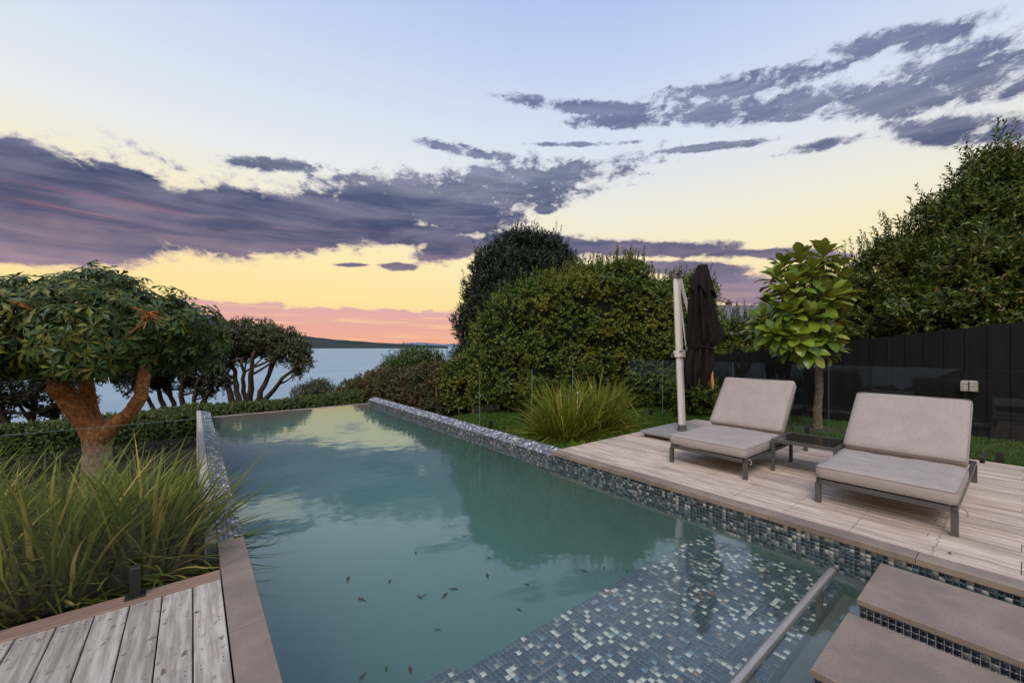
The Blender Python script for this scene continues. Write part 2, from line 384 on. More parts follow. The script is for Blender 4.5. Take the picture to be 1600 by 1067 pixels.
def tag(o, label=None, cat=None, group=None, kind=None):
    if label: o['label'] = label
    if cat: o['category'] = cat
    if group: o['group'] = group
    if kind: o['kind'] = kind
    return o
def thing(name, label, cat, loc=(0,0,0), rz=0, group=None):
    o = bpy.data.objects.new(name, None); o.empty_display_size = .2
    o.location = loc; o.rotation_euler = (0, 0, rz); link(o)
    return tag(o, label, cat, group)
def copy_tree(o, parent=None):
    c = o.copy(); COL.objects.link(c); c.parent = parent
    for ch in o.children: copy_tree(ch, c)
    return c
def box(x0, x1, y0, y1, z0, z1, ch=0.0):
    """box, optionally with its top edges chamfered"""
    if ch <= 0:
        v = [(x0,y0,z0),(x1,y0,z0),(x1,y1,z0),(x0,y1,z0),(x0,y0,z1),(x1,y0,z1),(x1,y1,z1),(x0,y1,z1)]
        f = [(3,2,1,0),(4,5,6,7),(0,1,5,4),(1,2,6,5),(2,3,7,6),(3,0,4,7)]
        return v, f
    c = ch
    v = [(x0,y0,z0),(x1,y0,z0),(x1,y1,z0),(x0,y1,z0),(x0,y0,z1-c),(x1,y0,z1-c),(x1,y1,z1-c),(x0,y1,z1-c),
         (x0+c,y0+c,z1),(x1-c,y0+c,z1),(x1-c,y1-c,z1),(x0+c,y1-c,z1)]
    f = [(3,2,1,0),(0,1,5,4),(1,2,6,5),(2,3,7,6),(3,0,4,7),(4,5,9,8),(5,6,10,9),(6,7,11,10),(7,4,8,11),(8,9,10,11)]
    return v, f
def joinvf(parts):
    V, Fs = [], []
    for v, f in parts:
        n = len(V); V += [tuple(p) for p in v]; Fs += [tuple(i+n for i in q) for q in f]
    return V, Fs
def tube(pts, radii, sides=10, cap=True, knob=0, rnd=None):
    pts = [Vector(p) for p in pts]; V = []; Fs = []
    prev = None
    for i, p in enumerate(pts):
        d = (pts[min(i+1, len(pts)-1)]-pts[max(i-1, 0)]).normalized()
        if prev is None:
            a = Vector((0,0,1)) if abs(d.z) < .9 else Vector((1,0,0)); u = d.cross(a).normalized()
        else: u = (prev - d*prev.dot(d)).normalized()
        prev = u; w = d.cross(u)
        for k in range(sides):
            an = 2*math.pi*k/sides
            r = radii[i]*(1+(rnd.uniform(-knob, knob) if knob else 0))
            V.append(p+u*math.cos(an)*r+w*math.sin(an)*r)
    for i in range(len(pts)-1):
        for k in range(sides):
            a = i*sides+k; b = i*sides+(k+1) % sides
            Fs.append((a, b, b+sides, a+sides))
    if cap:
        Fs.append(tuple(range(sides))[::-1]); n = (len(pts)-1)*sides; Fs.append(tuple(n+k for k in range(sides)))
    return V, Fs
def bez(p0, p1, p2, n=7):
    p0, p1, p2 = Vector(p0), Vector(p1), Vector(p2)
    return [p0*(1-t)**2+p1*2*t*(1-t)+p2*t*t for t in [i/(n-1) for i in range(n)]]
def lerp(a, b, n): return [a+(b-a)*i/(n-1) for i in range(n)]
def unit(a): return a/np.maximum(np.linalg.norm(a, axis=-1, keepdims=True), 1e-9)
def wob(p, s=1.0, seed=0):
    """cheap smooth noise in -1..1 for arrays of points"""
    r = np.random.RandomState(seed); out = np.zeros(len(p)); amp = 0
    for k in range(7):
        w = r.normal(size=3)*s*(1+k*.55); a = 1/(1+k*.45)
        out += a*np.sin(p@w+r.uniform(0, 6.28)); amp += a*a/2
    return out/ (2.2*math.sqrt(amp))

# ------------------------------------------------------------------ ground
DX0, DX1, DY1 = 3.9, 7.87, 4.06        # right deck: front edge, back edge, far end
PX0, PY1 = .32, 11.4                   # pool left edge, far rim
WZ = -.16                              # water level
def ground_z(x, y):
    beyond = -1.0-.05*max(0, y-13)-.04*max(0, y-19) if y < 27 else -2.05-.6*(y-27)
    if x < .07:
        if y < 3.24: return -.4
        z = max(-.9, -.10-.15*(y-3.24))
        if y > 9: z = z+(beyond-z)*min(1, (y-9)/4)
    elif x < 4.13:
        if y < 11.56: return -2.3
        z = beyond
    else:
        if y < 4.10 and x < 7.9: return -.4
        z = -.05-.04*max(0, y-4.1)
        if y > 8.5: z = z+(beyond-z)*min(1, (y-8.5)/4.5)
        if x > 11 and y < 26:
            k = min(1, (x-11)/8)*min(1, (26-y)/6); k2 = -.6-.03*max(0, y-20)
            z = z*(1-k)+k2*k
    if x < -6: z -= (-6-x)*.18
    return max(z, -26)
def ground():
    xs = sorted(set([-140,-90,-60,-40,-28,-20,-15,-12,-10,-8,-7,-6]+[round(-5.5+.5*i, 3) for i in range(12)]+[.069,.071,4.129,4.131]+
                    [round(4.5+.5*i, 3) for i in range(16)]+[7.899,7.901,13,14,15,16,18,20,24,30,38,50,70,100]))
    ys = sorted(set([-60,-30,-12,-6,-3,-1,0,1,2,3,3.239,3.241,3.6,4.099,4.101]+[4.5+.5*i for i in range(14)]+[11.559,11.561]+
                    [12+i*1.0 for i in range(14)]+[26,27,28,30,32,35,38,42,46,50,56,64,80,110]))
    V = [(x, y, ground_z(x, y)) for y in ys for x in xs]; n = len(xs)
    Fs = [(j*n+i, j*n+i+1, (j+1)*n+i+1, (j+1)*n+i) for j in range(len(ys)-1) for i in range(n-1)]
    tag(obj('ground', V, Fs, 'terrain'), kind='structure')
ground()
def sea():
    V = [(0, 0, -22)]; Fs = []; rs = [60, 300, 1500, 6000, 20000, 45000]; n = 48
    for r in rs:
        for k in range(n): V.append((r*math.sin(2*math.pi*k/n), r*math.cos(2*math.pi*k/n), -22))
    for k in range(n): Fs.append((0, 1+(k+1) % n, 1+k))
    for j in range(len(rs)-1):
        for k in range(n):
            a, b = 1+j*n+k, 1+j*n+(k+1) % n; Fs.append((a, b, b+n, a+n))
    tag(obj('sea_water', V, Fs, 'sea'), kind='structure')
sea()
def island(name, prof, d, depth, mat, seed, rough=.06):
    rnd = random.Random(seed); V = []; rows = 9; Fs = []
    xs = np.linspace(prof[0][0], prof[-1][0], 90)
    for px in xs:
        ytop = np.interp(px, [p[0] for p in prof], [p[1] for p in prof]); h = (HOR-ytop)/F*d + 22
        for j in range(rows):
            t = j/(rows-1); dd = d + (t-.5)*depth; prof_h = math.sin(math.pi*min(1, max(0, t)))**.8
            p = PD(px, HOR, dd)
            V.append((p.x, p.y, -23 + (h+1.5)*prof_h*(1+rnd.uniform(-rough, rough)*.5)))
    for i in range(len(xs)-1):
        for j in range(rows-1):
            a = i*rows+j; Fs.append((a, a+rows, a+rows+1, a+1))
    tag(obj(name, V, Fs, mat, smooth=True), kind='structure')
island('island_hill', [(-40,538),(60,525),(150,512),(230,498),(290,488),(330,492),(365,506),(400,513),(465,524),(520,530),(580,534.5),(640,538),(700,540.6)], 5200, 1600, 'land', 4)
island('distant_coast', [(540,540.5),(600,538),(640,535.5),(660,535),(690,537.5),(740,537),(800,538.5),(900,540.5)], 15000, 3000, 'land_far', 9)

# ------------------------------------------------------------------ mosaic tiles (too small to pick apart singly)
def tiles(name, patches, mat, parent, seed=1):
    """patches: (origin, u dir, v dir, length u, length v); 25 mm pitch, normal = u x v"""
    rs = np.random.RandomState(seed); allv = []
    for o, u, v, lu, lv, *pp in patches:
        p = pp[0] if pp else .031
        nu, nv = max(1, int(lu/p)), max(1, int(lv/p)); pu, pv = lu/nu, lv/nv
        u, v, o = [np.array(a, float) for a in (u, v, o)]; u /= np.linalg.norm(u); v /= np.linalg.norm(v); n = np.cross(u, v)
        I, J = np.meshgrid(np.arange(nu), np.arange(nv), indexing='ij'); I = I.ravel(); J = J.ravel(); m = len(I)
        h = rs.uniform(.0022, .0034, m); g = .0014; c = .0013
        tilt = rs.normal(0, .0004, (m, 4))
        P = np.zeros((m, 8, 3))
        for k, (a, b) in enumerate([(0,0),(1,0),(1,1),(0,1)]):
            ua = I*pu + (g if a == 0 else pu-g); vb = J*pv + (g if b == 0 else pv-g)
            P[:, k] = o + ua[:, None]*u + vb[:, None]*v
            ua = ua + (c if a == 0 else -c); vb = vb + (c if b == 0 else -c)
            P[:, 4+k] = o + ua[:, None]*u + vb[:, None]*v + (h+tilt[:, k])[:, None]*n
        allv.append(P)
    P = np.concatenate(allv); m = len(P)
    f = np.array([(4,5,6,7),(0,1,5,4),(1,2,6,5),(2,3,7,6),(3,0,4,7)])
    Fs = (np.arange(m)*8)[:, None, None] + f[None]
    o = obj(name, P.reshape(-1, 3), Fs.reshape(-1, 4), mat, parent)
    return tag(o, kind='stuff')

def pool():
    shell = tag(obj('pool_basin', *joinvf([
        box(PX0-.16, PX0-.004, -3, PY1+.15, -1.9, -.08), box(.08, .145, 3.68, PY1+.15, -1.9, 0.0),
        box(DX0+.004, DX0+.2, -3, PY1+.15, -1.9, -.07),
        box(PX0-.005, DX0+.005, -3, PY1, -1.9, -1.55),
        ]), 'plaster'), kind='structure')
    # left bevelled wall and right bevelled wall (grout bodies), far rim
    y0l, y0r = 3.7, DY1+.003
    def wedge(xa, xb, xc, y0, y1):   # xa outer top at z=0, xb inner break, xc outer back
        za, zb = -.002, -.062
        v = []
        for y in (y0, y1): v += [(xa,y,za),(xb,y,zb),(xb,y,-.29),(xc,y,-.29),(xc,y,za)]
        f = [(0,1,6,5),(1,2,7,6),(2,3,8,7),(3,4,9,8),(4,0,5,9),(4,3,2,1,0),(5,6,7,8,9)]
        return v, f
    obj('bevelled_wall', *wedge(.15, PX0-.003, .1455, y0l, PY1+.12), 'grout_dark', shell)
    obj('bevelled_wall', *wedge(4.10, DX0+.003, 4.125, y0r, PY1+.12), 'grout_dark', shell)
    obj('far_rim', *box(PX0-.003, DX0+.003, PY1-.02, PY1+.13, -1.9, WZ+.003), 'stone', shell)
    obj('outer_wall', *box(.07, .1445, 3.705, PY1+.12, -1.4, .004, .004), 'stone_wall', shell)
    sl = math.hypot(.17, .06)
    tiles('mosaic_tiles', [((PX0-.003, y0l+.01, -.062), (0,-1,0), (0,0,1), .001, .001)], 'tile_wall', shell)  if False else None
    L = PY1+.11-y0l
    tiles('mosaic_tiles', [((.15, y0l, 0.0), (PX0-.15, 0, -.062), (0,1,0), math.hypot(PX0-.15,.062), L)], 'tile_wall', shell, 3)
    tiles('mosaic_tiles', [((PX0-.001, y0l, -.28), (0,1,0), (0,0,1), L-.15, .215)], 'tile_shaded', shell, 13)
    Lr = PY1+.11-y0r
    tiles('mosaic_tiles', [((DX0, y0r, -.060), (4.10-DX0, 0, .062), (0,1,0), math.hypot(4.10-DX0,.062), Lr)], 'tile_wall', shell, 4)
    tiles('mosaic_tiles', [((DX0+.001, PY1-.03, -.28), (0,-1,0), (0,0,1), Lr-.15, .215)], 'tile_shaded', shell, 14)
    # deck riser and the wall under water
    obj('riser_wall', *box(DX0+.006, DX0+.02, -3, DY1, -.31, -.045), 'grout', shell)
    tiles('mosaic_tiles', [((DX0+.006, DY1, -.30), (0,-1,0), (0,0,1), DY1+2.2, .252)], 'tile_riser', shell, 5)
    # left wall under the near coping
    obj('coping_wall', *box(.15, PX0-.02, -3, 3.7, -1.9, -.03), 'plaster', shell)
    # cover lid shelf: mosaic slabs with a joint, and a lower step beside it
    sh = -.37
    obj('shelf_body', *box(.60, DX0+.004, .86, 1.95, -1.6, sh), 'grout_dark', shell)
    obj('shelf_step', *box(.33, 1.26, .9, 2.17, -1.6, sh-.13), 'grout_dark', shell)
    P = []
    for a, b in ((.60, 1.24), (1.25, 2.14), (2.15, 3.02), (3.03, DX0)):
        P.append(((a+.002, .86, sh+.001), (1,0,0), (0,1,0), b-a-.004, .80)); P.append(((a+.002, 1.672, sh+.001), (1,0,0), (0,1,0), b-a-.004, .275))
    P.append(((DX0-.003, 1.951, sh-.62), (-1,0,0), (0,0,1), DX0-.61, .61))
    P.append(((.33, 1.96, sh-.129), (1,0,0), (0,1,0), .925, .20))
    P.append(((1.255, 2.171, sh-.6), (-1,0,0), (0,0,1), .92, .46))
    tiles('mosaic_tiles', P, 'tile_shelf', shell, 6)
    obj('ledge_floor', *box(PX0, DX0+.002, -3, .855, -1.6, sh-.07), 'ledge_floor', shell)
    # copings
    rnd = random.Random(2)
    y = 3.7; first = None
    while y > -1.2:
        l = .60
        cs = obj('coping_stone', *box(.145, PX0-.013, y-l+.003, y, -.045, rnd.uniform(-.0005,.0008), .003), 'stone', shell); y -= l
    y = DY1
    while y > -2.4:
        l = .90
        obj('coping_stone', *box(DX0-.012, DX0+.135, y-l+.003, y, -.045, rnd.uniform(-.0005,.0008), .003), 'stone', shell); y -= l
    # end of the deck riser, facing the planting
    w = tag(obj('pool_water', *box(PX0-.01, DX0+.008, -2.9, PY1+.12, -1.56, WZ), 'pool_water'), kind='structure')
pool()

# stepping pads standing in the water
def pads():
    lab = ['taupe stone platform with dark mosaic sides, the one nearer the loungers', 'taupe stone platform with dark mosaic sides, the nearer one at the bottom right corner',
           'taupe stone platform with dark mosaic sides, just below the bottom edge of the picture']
    for i, x0 in enumerate((3.09, 2.25, 1.41)):
        t = thing('stepping_platform', lab[i], 'stepping platform', (x0, .61, -.45))
        W = .63; Lg = 2.9; zt = .41
        obj('slab', *box(-.004, W+.004, -Lg, .004, zt-.035, zt, .003), 'stone', t)
        obj('plinth', *box(.008, W-.008, -Lg+.01, -.008, 0, zt-.036), 'grout', t)
        tiles('mosaic_tiles', [((.008, -.008, .01), (0,-1,0), (0,0,1), Lg-.1, zt-.05), ((W-.008, -.008, .01), (-1,0,0), (0,0,1), W-.016, zt-.05)], 'tile_dark', t, 20+i)
pads()
def cover_bar():
    t = thing('cover_rail', 'brown metal rail lying across the shallow mosaic shelf in the pool', 'rail', (1.0, .85, -.15))
    v = []; n = 14
    obj('rail', *tube([(0,0,0),(2.58,0,0)], [.024,.024], 18), 'bar_metal', t, smooth=False)
    obj('end_cap', *tube([(2.58,0,0),(2.6,0,0)], [.03,.026], 16), 'alu_dark', t)
    for x in (2.3, 1.2, .1): obj('bracket', *box(x-.02, x+.02, -.015, .015, -.22, -.02), 'alu_dark', t)
cover_bar()

# ------------------------------------------------------------------ decks
def decks():
    rnd = random.Random(7)
    d = tag(obj('timber_deck', *box(DX0+.14, DX1, -3, DY1-.01, -.38, -.045), 'under'), kind='structure')
    x0 = DX0+.138; n = 41; p = (DX1-x0)/n; meshes = {}
    joist = []
    for i in range(n):
        ya = DY1; first = True
        while ya > -1.7:
            l = rnd.choice([1.35, 1.8, 2.25, 2.7]) if not first else rnd.choice([.9, 1.35, 1.8, 2.25]); first = False
            if l not in meshes:
                meshes[l] = mesh('deck_board', *box(0, p-.009, -l+.003, 0, -.024, 0, .003), 'deckwood')
            o = bpy.data.objects.new('deck_board', meshes[l]); o.location = (x0+i*p+.003, ya, rnd.uniform(-.0012, .0012)); link(o, d)
            ya -= l
    V = []; Fs = []
    for i in range(n):
        y = DY1-.06
        while y > -1.4:
            for q in (.25, .75):
                cx, cy = x0+i*p+p*q+rnd.uniform(-.002,.002), y+rnd.uniform(-.006,.006); b = len(V)
                for k in range(6): V.append((cx+.006*math.cos(k*1.047), cy+.006*math.sin(k*1.047), .0018))
                Fs.append(tuple(range(b, b+6)))
            y -= .45
    tag(obj('deck_screw', V, Fs, 'screw', d), kind='stuff')
    # left deck
    e = tag(obj('garden_deck', *box(-2.6, .14, -2, 3.2, -.38, -.045), 'under'), kind='structure')
    p = .1385; meshes = {}
    scr = []
    for i in range(16):
        xa = .140-p*(i+1); cuts = [3.105] + ({0: [2.72, 2.36, .9], 1: [2.86, 2.36, .6]}.get(i, [rnd.uniform(.2, 1.3)])) + [-1.8]
        for a, b in zip(cuts, cuts[1:]):
            obj('deck_board', *box(xa+.003, xa+p-.003, b+.0025, a, -.03, rnd.uniform(-.001,.0012), .003), 'deckwood_left', e)
        for a in cuts[:-1]:
            for dy in (.04, .07):
                for q in (.2, .8): scr.append((xa+p*q, a-dy))
    V = []; Fs = []
    for cx, cy in scr:
        b = len(V)
        for k in range(8): V.append((cx+.0035*math.cos(k*.785), cy+.0035*math.sin(k*.785), .0016))
        Fs.append(tuple(range(b, b+8)))
    tag(obj('deck_screw', V, Fs, 'screw', e), kind='stuff')
    obj('edge_board', *box(-2.6, .139, 3.11, 3.235, -.05, .004, .004), 'edgewood', e)
decks()

# ------------------------------------------------------------------ glass fences
def pane(t, a, b, z0, z1, th=.012):
    a, b = Vector((a[0], a[1], 0)), Vector((b[0], b[1], 0)); u = (b-a).normalized(); n = Vector((-u.y, u.x, 0))*th/2
    q = [a-n, b-n, b+n, a+n]
    V = [(p.x, p.y, z0) for p in q]+[(p.x, p.y, z1) for p in q]
    g = obj('glass_panel', V, [(0,1,5,4),(2,3,7,6)], 'glass', t)
    obj('panel_edge', V, [(4,5,6,7),(1,2,6,5),(3,0,4,7)], 'glass_edge', g)
def spigot(t, x, y, z0, ang=0):
    o = obj('spigot', *joinvf([box(-.024, .024, -.03, .03, 0, .17, .004), box(-.045, .045, -.045, .045, -.004, .008, .002)]), 'black', t, (x, y, z0)); o.rotation_euler.z = ang
def glass():
    t = thing('glass_fence', 'low frameless clear glass fence along the lawn behind the two loungers', 'glass fence', (7.95, 2, 0))
    t.location = (0,0,0)
    ys = [6.29, 4.83, 3.38, 1.93, .48, -.97, -2.4]
    for a, b in zip(ys, ys[1:]):
        pane(t, (7.95, a-.006), (7.95, b+.006), -.02, 1.15)
        for k in (.2, .8): spigot(t, 7.95, a+(b-a)*k, -.05 if a < 4.2 else -.12)
    t2 = thing('glass_fence', 'faint frameless glass fence crossing in front of the tall clipped hedge', 'glass fence')
    xs = [4.2, 5.5, 6.72, 7.94]
    for a, b in zip(xs, xs[1:]):
        pane(t2, (a+.006, 6.3), (b-.006, 6.3), -.12, .96)
        for k in (.2, .8): spigot(t2, a+(b-a)*k, 6.3, -.14)
    t3 = thing('glass_fence', 'frameless glass panel between the left deck and the arching grasses', 'glass fence')
    for a, b in ((.15, -1.15), (-1.165, -2.5)):
        pane(t3, (a, 3.262), (b, 3.262), .01, .99)
    for x in (-.26, -.86, -1.5): spigot(t3, x, 3.20, .004)
glass()

# ------------------------------------------------------------------ black board fence
def fence():
    t = thing('board_fence', 'black painted fence of upright boards behind the lawn and glass', 'fence', (0,0,0))
    top = lambda y: 1.83-.128*y
    y = 4.9; i = 0; X = 10.1
    obj('rail', *joinvf([box(X+.06, X+.10, -3.5, 4.9, .2, .29), box(X+.06, X+.10, -3.5, 4.9, .95, 1.04)]), 'fence_paint', t)
    rnd = random.Random(3)
    while y > -3.4:
        w = .232; zt = top(y-.12); dx = rnd.uniform(-.003,.003)
        V, Fs = box(X+dx, X+.022+dx, y-w, y, -.12, zt, 0); V = [list(v) for v in V]
        for v in V:
            if v[2] > 0: v[2] = top(v[1])
        obj('board', V, Fs, 'fence_paint', t)
        V, Fs = box(X-.018, X+.004, y-w-.022, y-w+.02, -.12, zt-.004, .003)
        obj('batten', V, Fs, 'fence_paint', t)
        y -= .24; i += 1
    # fittings on the fence
    L = thing('fence_box', 'small pale square box fixed to the black fence right of the second lounger', 'wall light', (X-.02, .56, 0.80))  # plain pale box with a dark trim bar
    obj('housing', *box(-.10, -.005, -.095, .095, -.085, .085, .02), 'pale_box', L)
    obj('trim', *box(-.106, -.098, -.008, .008, -.08, .075), 'alu_dark', L)
    q = thing('garden_tap', 'small shiny tap on the black fence left of the big leaved tree', 'tap', (X-.02, 2.62, 1.0))
    obj('pipe', *tube([(0,0,-.9),(-.02,0,-.9),(-.02,0,0)], [.012]*3, 8), 'black', q)
    obj('spout', *tube([(0,0,0),(-.06,0,.0),(-.08,0,-.05)], [.02,.022,.016], 10), 'alu', q)
    obj('handle', *tube([(-.05,-.05,.04),(-.05,.05,.04)], [.014,.014], 8), 'alu', q)
fence()

# ------------------------------------------------------------------ neighbour's house
def house():
    c = PD(1165, HOR, 31); t = thing('neighbour_house', 'grey tiled house roof rising behind the fence beside the closed parasol', 'house', (c.x, c.y, -.6), R(-YAW))
    W, Dp, he, hr = 5.2, 7, 3.75, 5.5
    obj('wall', *box(-W, W, 0, Dp, 0, he), 'house_wall', t)
    # hipped roof with stepped tile courses
    r = obj('roof', [(-W-.4,-.5,he),(W+.4,-.5,he),(W+.4,Dp+.5,he),(-W-.4,Dp+.5,he),(-.2,Dp/2,hr-.06),(W-.2,Dp/2,hr-.06)],
            [(0,1,5,4),(1,2,5),(2,3,4,5),(3,0,4),(3,2,1,0)], 'roof_tile', t)
    V = []; Fs = []; rows = 10; rnd = random.Random(5)
    for j in range(rows):
        t0, t1 = j/rows, (j+1)/rows
        xa0, xb0 = -W-.4+(W+.2)*t0, W+.4-.6*t0
        y0, y1 = -.5+(Dp/2+.5)*t0, -.5+(Dp/2+.5)*t1; z0, z1 = he+(hr-he)*t0, he+(hr-he)*t1
        n = 34
        for i in range(n):
            x0 = xa0+(xb0-xa0)*i/n; x1 = xa0+(xb0-xa0)*(i+.93)/n; b = len(V); s = rnd.uniform(0,.015)
            V += [(x0,y0,z0+.13+s),(x1,y0,z0+.13+s),(x1,y1,z1+.02),(x0,y1,z1+.02),(x0,y0,z0),(x1,y0,z0)]
            Fs += [(b,b+1,b+2,b+3),(b+4,b+5,b+1,b)]
    tag(obj('roof_tiles', V, Fs, 'roof_tile', r), kind='stuff')
    obj('ridge_cap', *box(-.3, W-.1, Dp/2-.1, Dp/2+.1, hr-.04, hr+.06, .02), 'roof_tile', r)
    obj('chimney', *joinvf([box(.4,.75,Dp/2-.2,Dp/2+.2,hr-.4,hr+.25), box(.33,.82,Dp/2-.27,Dp/2+.27,hr+.252,hr+.31), tube([(.575,Dp/2,hr+.3),(.575,Dp/2,hr+.55)],[.13,.1],10)]), 'brick', r)
    for x in (-3, 0, 3):
        w = obj('window', *box(x-.7, x+.7, -.03, .0, 1.2, 2.6), 'white_plastic', t); obj('pane', *box(x-.62, x+.62, -.04, -.031, 1.28, 2.52), 'table_glass', w)
house()

# ------------------------------------------------------------------ loungers
def cushion(L, W, T, r=.035, puff=.012, seed=0):
    """rounded pad, x 0..L, y 0..W, z 0..T"""
    nx, ny, nz = 26, 22, 8; rs = np.random.RandomState(seed)
    V = []; Fs = []; idx = {}
    def vid(i, j, k):
        key = (i, j, k)
        if key not in idx:
            p = np.array([L*i/nx, W*j/ny, T*k/nz]); c = np.array([min(max(p[0], r), L-r), min(max(p[1], r), W-r), min(max(p[2], r), T-r)])
            dlt = p-c; n = np.linalg.norm(dlt)
            q = c+dlt/n*r if n > 1e-9 else p
            fx = math.sin(math.pi*i/nx)**.5 if 0 < i < nx else 0; fy = math.sin(math.pi*j/ny)**.5 if 0 < j < ny else 0
            q[2] += puff*fx*fy*(1 if k == nz else 0) + (.004*math.sin(q[0]*9+seed)*math.sin(q[1]*7+1.3*seed)+.0022*math.sin(q[0]*23+q[1]*9+2*seed)+.0018*math.sin(q[1]*31-q[0]*14+seed))*(k/nz)
            sg = math.sin(math.pi*k/nz)*.007
            if i in (0, nx): q[0] += sg*(1 if i else -1)
            if j in (0, ny): q[1] += sg*(1 if j else -1)
            idx[key] = len(V); V.append(q)
        return idx[key]
    for i in range(nx):
        for j in range(ny):
            Fs.append((vid(i,j,nz),vid(i+1,j,nz),vid(i+1,j+1,nz),vid(i,j+1,nz))); Fs.append((vid(i,j+1,0),vid(i+1,j+1,0),vid(i+1,j,0),vid(i,j,0)))
    for i in range(nx):
        for k in range(nz):
            Fs.append((vid(i,0,k),vid(i+1,0,k),vid(i+1,0,k+1),vid(i,0,k+1))); Fs.append((vid(i,ny,k+1),vid(i+1,ny,k+1),vid(i+1,ny,k),vid(i,ny,k)))
    for j in range(ny):
        for k in range(nz):
            Fs.append((vid(0,j,k+1),vid(0,j+1,k+1),vid(0,j+1,k),vid(0,j,k))); Fs.append((vid(nx,j,k),vid(nx,j+1,k),vid(nx,j+1,k+1),vid(nx,j,k+1)))
    return V, Fs
def seam(L, W, z, r=.03):
    pts = []
    for cx, cy, a0 in ((L-r, W-r, 0), (r, W-r, 90), (r, r, 180), (L-r, r, 270)):
        for k in range(5):
            a = R(a0+k*22.5); pts.append((cx+(r+.001)*math.cos(a), cy+(r+.001)*math.sin(a), z))
    pts.append(pts[0])
    return tube(pts, [.0035]*len(pts), 6, False)
def bar(p0, p1, w=.035, h=.035):
    """square tube from p0 to p1"""
    p0, p1 = Vector(p0), Vector(p1); d = (p1-p0).normalized(); a = Vector((0,0,1)) if abs(d.z) < .9 else Vector((1,0,0))
    u = d.cross(a).normalized()*w/2; v = u.normalized().cross(d).normalized()*h/2
    V = [p0-u-v, p0+u-v, p0+u+v, p0-u+v, p1-u-v, p1+u-v, p1+u+v, p1-u+v]
    return [tuple(x) for x in V], [(3,2,1,0),(4,5,6,7),(0,1,5,4),(1,2,6,5),(2,3,7,6),(3,0,4,7)]
def lounger(label, x, y, seat, tilt, seed, tear=False):
    W = .86; Lf = 1.98
    t = thing('sun_lounger', label, 'sun lounger', (x, y, 0), 0, 'wide sun loungers on the timber deck')
    zf = .205
    obj('frame', *joinvf([bar((0,0,zf),(Lf,0,zf),.035,.04), bar((0,W,zf),(Lf,W,zf),.035,.04), bar((-.0175,.0176,zf),(-.0175,W-.0176,zf),.035,.04), bar((Lf,.018,zf),(Lf,W-.018,zf),.035,.04),
        bar((seat+.05,.018,zf-.002),(seat+.05,W-.018,zf-.002),.03,.03), bar((seat*.5,.018,zf-.002),(seat*.5,W-.018,zf-.002),.03,.03)]), 'frame_metal', t)
    for lx in (-.0, Lf-.02):
        for ly in (-.0005, W+.0005): obj('leg', *box(lx-.021, lx+.021, ly-.021, ly+.021, 0, zf+.0215 if False else zf-.0205), 'frame_metal', t)
    for lx in (-.0, Lf-.02):
        for ly in (0, W): obj('foot', *box(lx-.019, lx+.019, ly-.019, ly+.019, -.0005, .008), 'black', t)
    V, Fs = cushion(seat+.05, W+.03, .125, .034, .016, seed)
    s = obj('seat_cushion', V, Fs, 'fabric', t, (-.035, -.015, zf+.022), smooth=True)
    obj('piping', *seam(seat+.05, W+.03, .108), 'piping', s); obj('piping', *seam(seat+.05, W+.03, .018), 'piping', s)
    BL = .775
    V, Fs = cushion(BL, W+.02, .12, .034, .016, seed+3)
    b = obj('back_cushion', V, Fs, 'fabric', t, (seat-.03, -.01, zf+.13), smooth=True)
    b.rotation_euler = (0, -(R(90)-tilt), 0); b.location = (seat+.02+.0, -.01, zf+.125)
    # the pad's z (front) faces forward (-x) and up
    obj('piping', *seam(BL, W+.02, .104), 'piping', b); obj('piping', *seam(BL, W+.02, .016), 'piping', b)
    ca, sa = math.sin(tilt), math.cos(tilt)       # direction along the back
    p0 = Vector((seat+.05, 0, zf+.02)); p1 = p0+Vector((ca, 0, sa))*.72
    bf = [bar(p0+Vector((0,.03,0)), p1+Vector((0,.03,0)), .03, .03), bar(p0+Vector((0,W-.03,0)), p1+Vector((0,W-.03,0)), .03, .03), bar(p1+Vector((0,.0455,0)), p1+Vector((0,W-.0455,0)), .03, .03)]
    for k in range(1, 7):
        q = p0.lerp(p1, k/7.2); bf.append(bar(q+Vector((0,.0456,0)), q+Vector((0,W-.0456,0)), .04, .012))
    obj('back_frame', *joinvf(bf), 'frame_metal', t)
    q = p0.lerp(p1, .62)
    for yy in (.05, W-.05): obj('prop', *bar(q+Vector((.02,yy,-.01)), (min(Lf-.06, q.x+.34), yy, zf+.01), .02, .02), 'frame_metal', t)
    obj('tie_strap', *tube(bez((.0,-.02,zf+.03),(.03,-.075,zf-.0),(-.06,-.07,zf-.02),6), [.005]*6, 6), 'piping', t)
    for (a, c) in ((Lf-.12, -.06), (Lf-.12, W+.06)):
        k = obj('wheel', *tube([(a,c-.018,.285),(a,c+.018,.285)], [.05,.05], 16), 'black', t) if tear and c < 0 else None
    if tear:
        obj('worn_strip', *tube([(.49,.50,zf+.158),(.50,.62,zf+.1615),(.52,.75,zf+.158)], [.002,.005,.002], 6), 'white_plastic', t)
    return t
lounger('grey cushioned lounger nearer the parasol with its backrest set steeper', 4.72, 1.88, 1.06, R(40), 1)
lounger('grey cushioned lounger at the right with its backrest lower and a pale worn strip', 4.58, .33, .94, R(49), 5, True)
